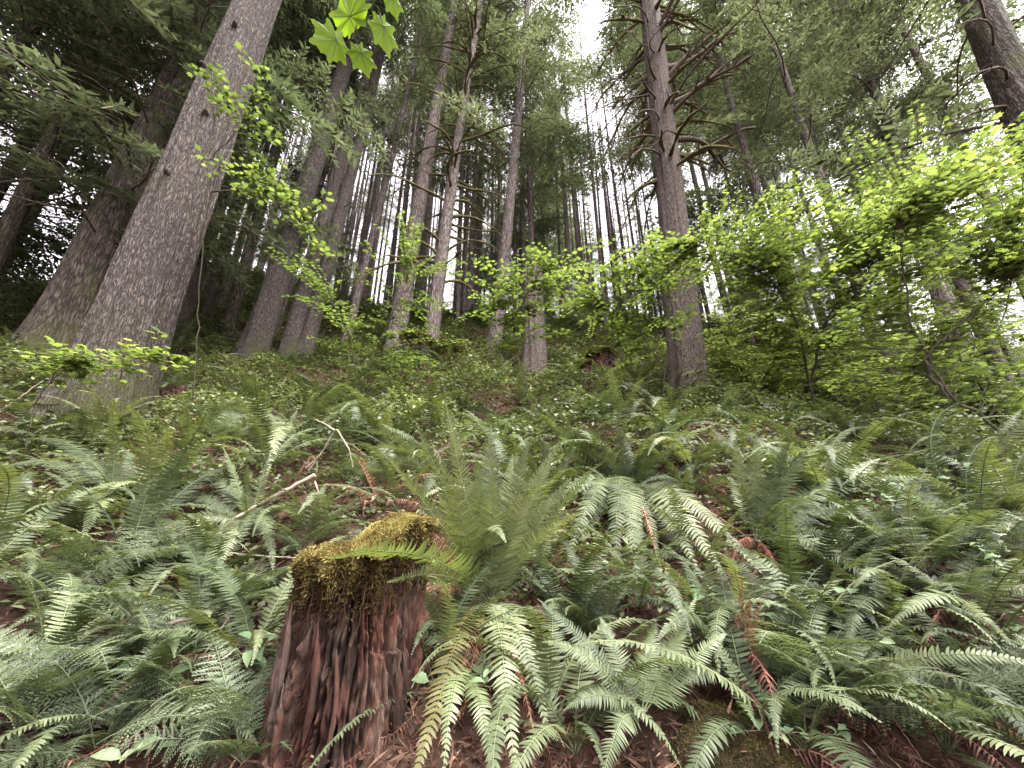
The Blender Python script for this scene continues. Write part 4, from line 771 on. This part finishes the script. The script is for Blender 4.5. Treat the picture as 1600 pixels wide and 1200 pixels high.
# ------------------------------------------------------------------ undergrowth and litter (uncountable)
g = np.random.default_rng(91); mb = MB()
k = 700000; y = g.uniform(2.0 ** 1.5, 24.0 ** 1.5, k) ** (1 / 1.5); x = g.uniform(-1.75, 1.7, k) * y
cl = np.sin(1.9 * x + .7 * y + 1) * np.sin(1.3 * y - .8 * x) + .6 * np.sin(4.1 * x + 2) * np.sin(3.7 * y) + .4 * np.sin(8.3 * x - 3.1 * y) * np.sin(7.1 * y + 2.2 * x)
keep = (g.uniform(-1.9, .8, k) < cl) & (g.uniform(0, 1, k) < np.clip((y - 1.0) / 2.4, .45, 1)); x, y, cl = x[keep], y[keep], cl[keep]; k = len(x)
hmax = np.clip(.26 + .28 * cl, .06, .75) * np.clip((y - 1.5) / 3, .25, 1) * np.clip(1 + (y - 8) * .07, 1, 1.5); z = gh(x, y) + hmax * np.sqrt(g.uniform(0, 1, k)) + .01
sz = g.uniform(.048, .092, k) * np.clip(.6 + y * .07, .65, 1.7)
base = np.array(((0, 0, 0), (.45, -.27, .05), (1, 0, -.1), (.45, .27, .05)))
R = rots(np.stack((g.normal(0, .55, k), g.normal(-.15, .55, k), np.ones(k)), -1), g.normal(0, 1, (k, 3)) * (1, 1, .3))
ti = np.clip(.40 + .22 * np.sin(.9 * x + 1.7 * y) * np.sin(1.1 * x - .6 * y) + g.normal(0, .2, k), 0, 1)
stamp(mb, base, np.array([[0, 1, 2, 3]]), R, np.stack((x, y, z), -1), sz, ti)
tag(mb.build('undergrowth', M['shrub']), 'low leafy undergrowth blanketing the whole slope', 'undergrowth', kind='stuff')
mb = MB(); k = 90000; y = g.uniform(.7 ** 1.2, 6.0 ** 1.2, k) ** (1 / 1.2); x = g.uniform(-1.5, 1.5, k) * np.maximum(y, 1.0); z = gh(x, y) + g.uniform(.0, .035, k)
R = rots(np.stack((g.normal(0, .5, k), g.normal(-.2, .5, k), np.ones(k)), -1), g.normal(0, 1, (k, 3)) * (1, 1, .4))
lng = g.uniform(0, 1, k) < .6; base = np.array(((0, -.02, 0), (.5, -.05, .06), (1, 0, 0), (.5, .05, .06))); b2 = np.array(((0, 0, 0), (.4, -.28, .1), (1, 0, .05), (.5, .3, -.05)))
for m_, bb, s0, s1 in ((lng, base, .02, .11), (~lng, b2, .01, .042)):
    stamp(mb, bb, np.array([[0, 1, 2, 3]]), R[m_], np.stack((x, y, z), -1)[m_], g.uniform(s0, s1, m_.sum()), np.clip(g.normal(.45, .25, m_.sum()), 0, 1))
tag(mb.build('litter', M['litter']), 'brown and reddish needle litter with dead leaves on the floor', 'litter', kind='stuff')

# ------------------------------------------------------------------ vine maples
def maple_leaf(lobes=7, sharp=.5, ser=False):
    pts = []; a0, a1 = math.radians(-150), math.radians(150)
    for i in range(lobes):
        a = a0 + (a1 - a0) * i / (lobes - 1); c = 1 - .42 * abs(i - (lobes - 1) / 2) / ((lobes - 1) / 2); r = .62 * c ** .8
        w = (a1 - a0) / (lobes - 1)
        if ser: pts += [(a - .30 * w, r * .74), (a - .17 * w, r * .80), (a - .13 * w, r * .90), (a, r), (a + .13 * w, r * .90), (a + .17 * w, r * .80), (a + .30 * w, r * .74)]
        else: pts += [(a - .2 * w, r * .82), (a, r), (a + .2 * w, r * .82)]
        if i < lobes - 1: pts.append((a + .5 * w, r * (1 - sharp) * 1.05))
    xy = np.array([(.36 + r * math.cos(a), r * math.sin(a)) for a, r in pts]); rad = np.array([r for a, r in pts]); ang = np.array([a for a, r in pts])
    z = -.10 * (rad / .6) ** 2 + .04 * np.cos(ang * 7)
    v = np.vstack(((.30, 0, .03), np.c_[xy, z])); n = len(xy); f = [(0, i + 1, (i + 1) % n + 1) for i in range(n)]
    return v, np.array(f)
def low_leaf(lobes=7):
    a = np.radians(np.linspace(-150, 150, lobes)); c = 1 - .42 * np.abs(np.linspace(-1, 1, lobes)); r = .66 * c ** .8; pts = []
    for i in range(lobes):
        pts.append((a[i], r[i]))
        if i < lobes - 1: pts.append(((a[i] + a[i + 1]) / 2, .36))
    v = np.array([(.3, 0, .03)] + [(.36 + q * math.cos(b), q * math.sin(b), -.1 * (q / .6) ** 2) for b, q in pts]); n = len(pts)
    return v, np.array([(0, i + 1, (i + 1) % n + 1) for i in range(n)])
LLV, LLF = low_leaf()
MLV, MLF = maple_leaf(7, .42); MLV2, MLF2 = maple_leaf(7, .30, True)
mb = MB(); mb.add(MLV, MLF, .5); ML = mb.mesh('leaf', M['maple'], smooth=False)
MLS = []
for q in range(6): mb = MB(); mb.add(MLV, MLF, .05 + .17 * q); MLS.append(mb.mesh('leaf', M['maple'], smooth=False))
def maple(label, stems, sprays, g, size=.075, r0=.022, nind=50, more=2.4, grow=1.15, name='vine_maple', group=None, bright=0.0):
    """stems: lists of (x, y, depth); sprays: (x, y, depth, twigs, spread in m)."""
    W_ = [[P(*q) for q in st] for st in stems]; f0 = W_[0][0]; zg = float(gh(f0[0], f0[1])) - .05
    if f0[2] > zg + .1: W_[0].insert(0, np.array((f0[0] + .08, f0[1] + .05, zg)))
    S = [poly(w, 30, .008) for w in W_]
    base = S[0][0].copy(); base[2] = min(base[2], gh(base[0], base[1])); o = thing(name, label, 'tree', base, group); off = base
    for s in S:
        mb = MB(); tube(mb, s - off, np.linspace(r0, r0 * .3, len(s)), 6); mb.build('stem', M['stem'], o)
    allp = np.concatenate(S); pos = []; hd = []; nr = []; szs = []; twm = MB()
    for (x, y, d, n, sp) in sprays:
        c = P(x, y, d); sp = sp * grow
        for q in range(int(n * more)):
            e = c + g.normal(0, 1, 3) * np.array((sp, sp, sp * .5)); dist = np.linalg.norm(allp - e, axis=1) + .6 * np.clip(allp[:, 2] - e[2], 0, None)
            s0 = allp[int(np.argsort(dist)[int(g.integers(0, 3))])]; ln = np.linalg.norm(e - s0)
            if ln > 1.3:
                s1 = e + (s0 - e) * (1.3 / ln) * g.uniform(.5, 1)
                if g.uniform() < .5: tube(twm, bez(s0, (s0 + s1) / 2 + UP * .08 * ln, s1, 8) - off, np.linspace(.007, .004, 8), 4)
                s0 = s1; ln = np.linalg.norm(e - s0)
            cu = bez(s0, (s0 + e) / 2 + UP * .12 * ln + g.normal(0, .05, 3), e, 9); tube(twm, cu - off, np.linspace(.0045, .0015, 9), 4)
            m = max(3, int(ln / .085)); tt = .15 + .85 * (np.arange(m) + g.uniform(0, .6, m)) / m; T = unit(e - s0); sd = unit(np.cross(T, UP))
            for sg in (-1, 1, 0):
                kk = tt if sg else np.array([1.0]); pp = np.stack([np.interp(kk, np.linspace(0, 1, 9), cu[:, a]) for a in range(3)], -1)
                h = T * g.uniform(.2, .8, (len(kk), 1)) + sd * sg * 1.0 + g.normal(0, .25, (len(kk), 3)) * (1, 1, .4)
                h = unit(h); pet = g.uniform(.01, .05, (len(kk), 1)); pos.append(pp + h * pet); hd.append(h + UP * g.normal(-.12, .2, (len(kk), 1))); nr.append(np.stack((g.normal(0, .28, len(kk)), g.normal(-.1, .28, len(kk)), np.ones(len(kk))), -1)); szs.append(size * g.uniform(.6, 1.25, len(kk)))
    pos = np.concatenate(pos); hd = np.concatenate(hd); nr = np.concatenate(nr); szs = np.concatenate(szs); R = rots(nr, hd)
    tag(twm.build('twigs', M['stem'], o), None, None, kind='stuff')
    big = np.argsort(-szs / np.linalg.norm(pos - (0, 0, CAMZ), axis=1)); near = big[:nind]; rest = big[nind:]
    for i in near:
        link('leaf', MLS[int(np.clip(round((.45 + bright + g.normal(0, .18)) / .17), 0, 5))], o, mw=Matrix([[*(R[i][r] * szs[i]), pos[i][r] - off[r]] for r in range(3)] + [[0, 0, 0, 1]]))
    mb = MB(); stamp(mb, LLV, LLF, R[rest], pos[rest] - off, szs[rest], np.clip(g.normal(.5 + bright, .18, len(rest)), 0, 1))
    tag(mb.build('foliage', M['maple'], o, smooth=False), None, None, kind='stuff')
    return o
g = np.random.default_rng(51)
maple('vine maple with bright leaf layers hanging in front of the branchy trunk', [[(1265, 605, 6.4), (1245, 500, 6.3), (1210, 440, 6.2), (1150, 400, 6.0), (1080, 380, 5.9)], [(1265, 605, 6.4), (1290, 500, 6.2), (1350, 420, 6.0), (1450, 360, 5.8)]],
      [(1090, 395, 5.9, 12, .35), (1140, 430, 6.0, 12, .4), (1190, 400, 6.0, 12, .4), (1190, 480, 6.2, 14, .4), (1260, 440, 6.1, 16, .45), (1250, 370, 6.0, 14, .4), (1320, 400, 6.0, 16, .45), (1320, 470, 6.2, 16, .5), (1380, 340, 5.9, 14, .45), (1420, 400, 5.9, 14, .45), (1260, 530, 6.4, 14, .5), (1180, 540, 6.6, 12, .5), (1350, 540, 6.4, 12, .5), (1450, 310, 5.8, 12, .4), (1040, 410, 6.0, 8, .25), (1160, 365, 6.4, 10, .4), (1230, 335, 6.4, 10, .45), (1310, 320, 6.4, 12, .45), (1380, 290, 6.4, 10, .45), (1300, 370, 6.6, 12, .5), (1400, 470, 6.6, 12, .5), (1450, 520, 6.6, 10, .5), (1200, 440, 6.8, 12, .5)], g, size=.066, more=2.9, bright=.08)
maple('dark crooked stemmed vine maple at the right edge of the slope', [[(1550, 750, 3.3), (1580, 680, 3.3), (1480, 620, 3.5), (1420, 500, 3.7), (1410, 400, 3.8), (1400, 330, 3.9)], [(1480, 620, 3.5), (1440, 560, 3.6), (1540, 470, 3.6), (1590, 430, 3.5)]],
      [(1400, 330, 3.9, 8, .25), (1450, 420, 3.8, 10, .3), (1520, 440, 3.7, 10, .3), (1570, 310, 3.6, 14, .25), (1500, 280, 3.9, 10, .25), (1560, 380, 3.7, 10, .3), (1490, 540, 3.7, 10, .3), (1420, 580, 4.0, 8, .3), (1560, 560, 3.7, 10, .3), (1360, 500, 4.1, 8, .3), (1590, 260, 4.0, 10, .3), (1540, 250, 4.2, 8, .3), (1480, 360, 4.2, 10, .35)], g, r0=.018, size=.066)
maple('low vine maple thicket glowing yellow green right of the branchy trunk', [[(1180, 620, 8.6), (1150, 560, 8.5), (1120, 500, 8.4)], [(1180, 620, 8.6), (1220, 540, 8.3), (1240, 490, 8.2)]],
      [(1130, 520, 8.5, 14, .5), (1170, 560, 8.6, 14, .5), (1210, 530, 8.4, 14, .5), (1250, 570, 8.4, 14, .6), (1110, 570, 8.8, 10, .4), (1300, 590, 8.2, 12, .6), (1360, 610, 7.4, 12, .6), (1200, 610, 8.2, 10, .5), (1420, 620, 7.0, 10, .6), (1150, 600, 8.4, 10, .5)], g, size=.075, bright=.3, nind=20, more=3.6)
maple('vine maple sapling spreading bright leaves beside the snag', [[(848, 700, 6.0), (832, 640, 6.0), (812, 560, 6.1), (800, 500, 6.1), (800, 450, 6.2)], [(800, 500, 6.1), (830, 450, 6.0), (870, 420, 6.0)]],
      [(760, 470, 6.2, 8, .3), (800, 440, 6.2, 10, .3), (850, 425, 6.1, 8, .28), (880, 470, 6.1, 8, .28), (830, 490, 6.1, 6, .25), (790, 510, 6.2, 6, .25), (840, 405, 6.2, 5, .15)], g, r0=.014)
maple('vine maple with flat leaf layers between snag and branchy trunk', [[(1030, 665, 6.4), (1038, 580, 6.5), (1060, 510, 6.6), (1000, 450, 6.7), (950, 430, 6.8)], [(1038, 580, 6.5), (990, 500, 6.7), (930, 470, 6.9)]],
      [(950, 430, 6.9, 12, .35), (1000, 440, 6.8, 12, .35), (960, 480, 7.0, 14, .4), (1010, 500, 6.9, 12, .4), (910, 470, 7.0, 8, .3), (1020, 400, 6.8, 8, .3), (970, 530, 7.2, 8, .4)], g, r0=.014)
maple('maple branch with layered leaves hanging right of the massive trunk', [[(250, 580, 5.2), (300, 430, 5.2), (330, 300, 5.0), (345, 250, 5.0)], [(330, 300, 5.0), (420, 290, 5.1), (500, 380, 5.3)]],
      [(350, 262, 5.0, 5, .16), (400, 275, 5.0, 7, .2), (450, 300, 5.1, 7, .2), (480, 340, 5.2, 6, .2), (430, 330, 5.2, 6, .22), (500, 390, 5.3, 5, .2)], g, r0=.012, more=1.3, grow=1.0, bright=-.25)
maple('maple twig with small leaves clinging across the massive trunk', [[(300, 650, 4.6), (312, 450, 4.6), (326, 250, 4.6), (345, 140, 4.6), (330, 90, 4.6)], [(326, 250, 4.6), (400, 180, 4.7), (412, 130, 4.8), (400, 110, 4.8)]],
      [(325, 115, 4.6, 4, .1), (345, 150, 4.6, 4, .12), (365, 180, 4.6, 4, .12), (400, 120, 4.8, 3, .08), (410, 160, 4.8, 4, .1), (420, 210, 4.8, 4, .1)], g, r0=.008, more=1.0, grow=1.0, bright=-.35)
maple('flat spray of bright leaves crossing the foot of the massive trunk', [[(55, 625, 3.6), (100, 575, 3.4), (160, 560, 3.3), (280, 560, 3.3)]],
      [(85, 575, 3.35, 5, .12), (120, 555, 3.3, 5, .12), (150, 570, 3.3, 5, .12), (200, 545, 3.3, 4, .1), (250, 555, 3.3, 4, .08), (120, 580, 3.35, 4, .1)], g, r0=.006, size=.07)
maple('understory maple with dull green leaves left of the snag', [[(560, 620, 7.5), (550, 540, 7.6), (520, 470, 7.7)], [(560, 620, 7.5), (600, 520, 7.8), (640, 430, 8.0)]],
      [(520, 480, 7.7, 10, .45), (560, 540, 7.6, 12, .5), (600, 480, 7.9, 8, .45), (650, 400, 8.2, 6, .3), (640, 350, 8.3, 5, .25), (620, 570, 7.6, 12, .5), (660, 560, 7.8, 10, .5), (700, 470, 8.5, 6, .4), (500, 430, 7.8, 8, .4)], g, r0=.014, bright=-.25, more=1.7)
maple('far vine maple thicket filling the gap at the right edge', [[(1500, 600, 9.0), (1480, 520, 9.0), (1440, 440, 9.2)], [(1500, 600, 9.0), (1540, 500, 9.0), (1580, 440, 9.0)]],
      [(1440, 450, 9.3, 10, .6), (1480, 500, 9.1, 12, .7), (1540, 480, 9.0, 12, .7), (1580, 530, 8.8, 12, .7), (1400, 540, 9.2, 10, .7), (1500, 570, 8.8, 12, .7), (1590, 430, 9.0, 10, .6), (1600, 600, 8.0, 10, .6)], g, size=.085, bright=-.1, nind=20)
maple('dull green maple thicket behind the crooked stemmed maple', [[(1560, 660, 5.6), (1530, 600, 5.6), (1500, 560, 5.7)]],
      [(1500, 600, 5.6, 10, .4), (1560, 610, 5.4, 10, .4), (1440, 620, 5.8, 10, .4), (1590, 650, 5.2, 10, .35), (1520, 650, 5.4, 8, .35)], g, bright=-.3, nind=20)
# the twig of large leaves hanging into the top of the view
b0 = np.array((-1.5, -.6, float(gh(-1.5, -.6)))); ht = thing('maple_sapling', 'arching maple sapling tip with large bright leaves hanging from the top edge', 'maple', b0)
mb = MB(); tube(mb, poly([np.zeros(3), np.array((-1.35, -.5, 2.0)) - b0, np.array((-1.1, -.25, 2.75)) - b0, np.array((-.7, .2, 3.0)) - b0, P(590, -60, 1.0) - b0], 30), np.linspace(.010, .003, 30), 6); mb.build('stem', M['stem'], ht)
mb = MB(); mb.add(MLV2, MLF2, .62); BIG = mb.mesh('leaf', M['maple_big'], smooth=False)
VEIN = []
for q in range(5):
    a = math.radians(-100 + 50 * q); mb = MB(); t = np.linspace(0, 1, 5); rr_ = .5 * t * (1 - .3 * abs(q - 2) / 2); tube(mb, np.stack((.30 + rr_ * np.cos(a), rr_ * np.sin(a), .035 - .085 * (rr_ / .5) ** 2), -1), np.linspace(.008, .003, 5), 4, .0); VEIN.append(mb.mesh('vein', M['vein']))
mb = MB(); tube(mb, poly([P(590, -60, 1.0) - b0, P(565, 20, 1.0) - b0, P(550, 62, 1.0) - b0], 10), np.linspace(.003, .0018, 10), 5); mb.build('stem', M['stem'], ht)
for (x0, y0, x1, y1, s, tl) in ((543, 66, 482, 92, .108, .2), (556, 64, 580, 108, .085, .1), (558, 52, 528, -8, .14, -.35), (592, 18, 608, 72, .10, .35), (606, -24, 616, 12, .075, .3), (552, 20, 560, 80, .0, 0)):
    if not s: continue
    a, b = P(x0, y0, 1.0), P(x1, y1, 1.0 + tl * .08); hd = unit(b - a); view = unit(np.array((0, 0, CAMZ)) - a)
    R = rots((view * .8 + np.array((tl, 0, .5)) )[None], hd[None])[0]; m = Matrix([[*(R[r] * s), a[r] - b0[r] ] for r in range(3)] + [[0, 0, 0, 1]]); lf = link('leaf', BIG, ht, mw=m)
    for q in range(5): link('vein', VEIN[q], lf)
    mb = MB(); tube(mb, np.linspace(a - hd * .012, a + hd * s * .3, 5) - b0, .0011, 4); mb.build('petiole', M['stem'], ht)
print('objects', len(bpy.data.objects), 'tris', sum(len(m.loops) - 2 * len(m.polygons) for m in bpy.data.meshes))
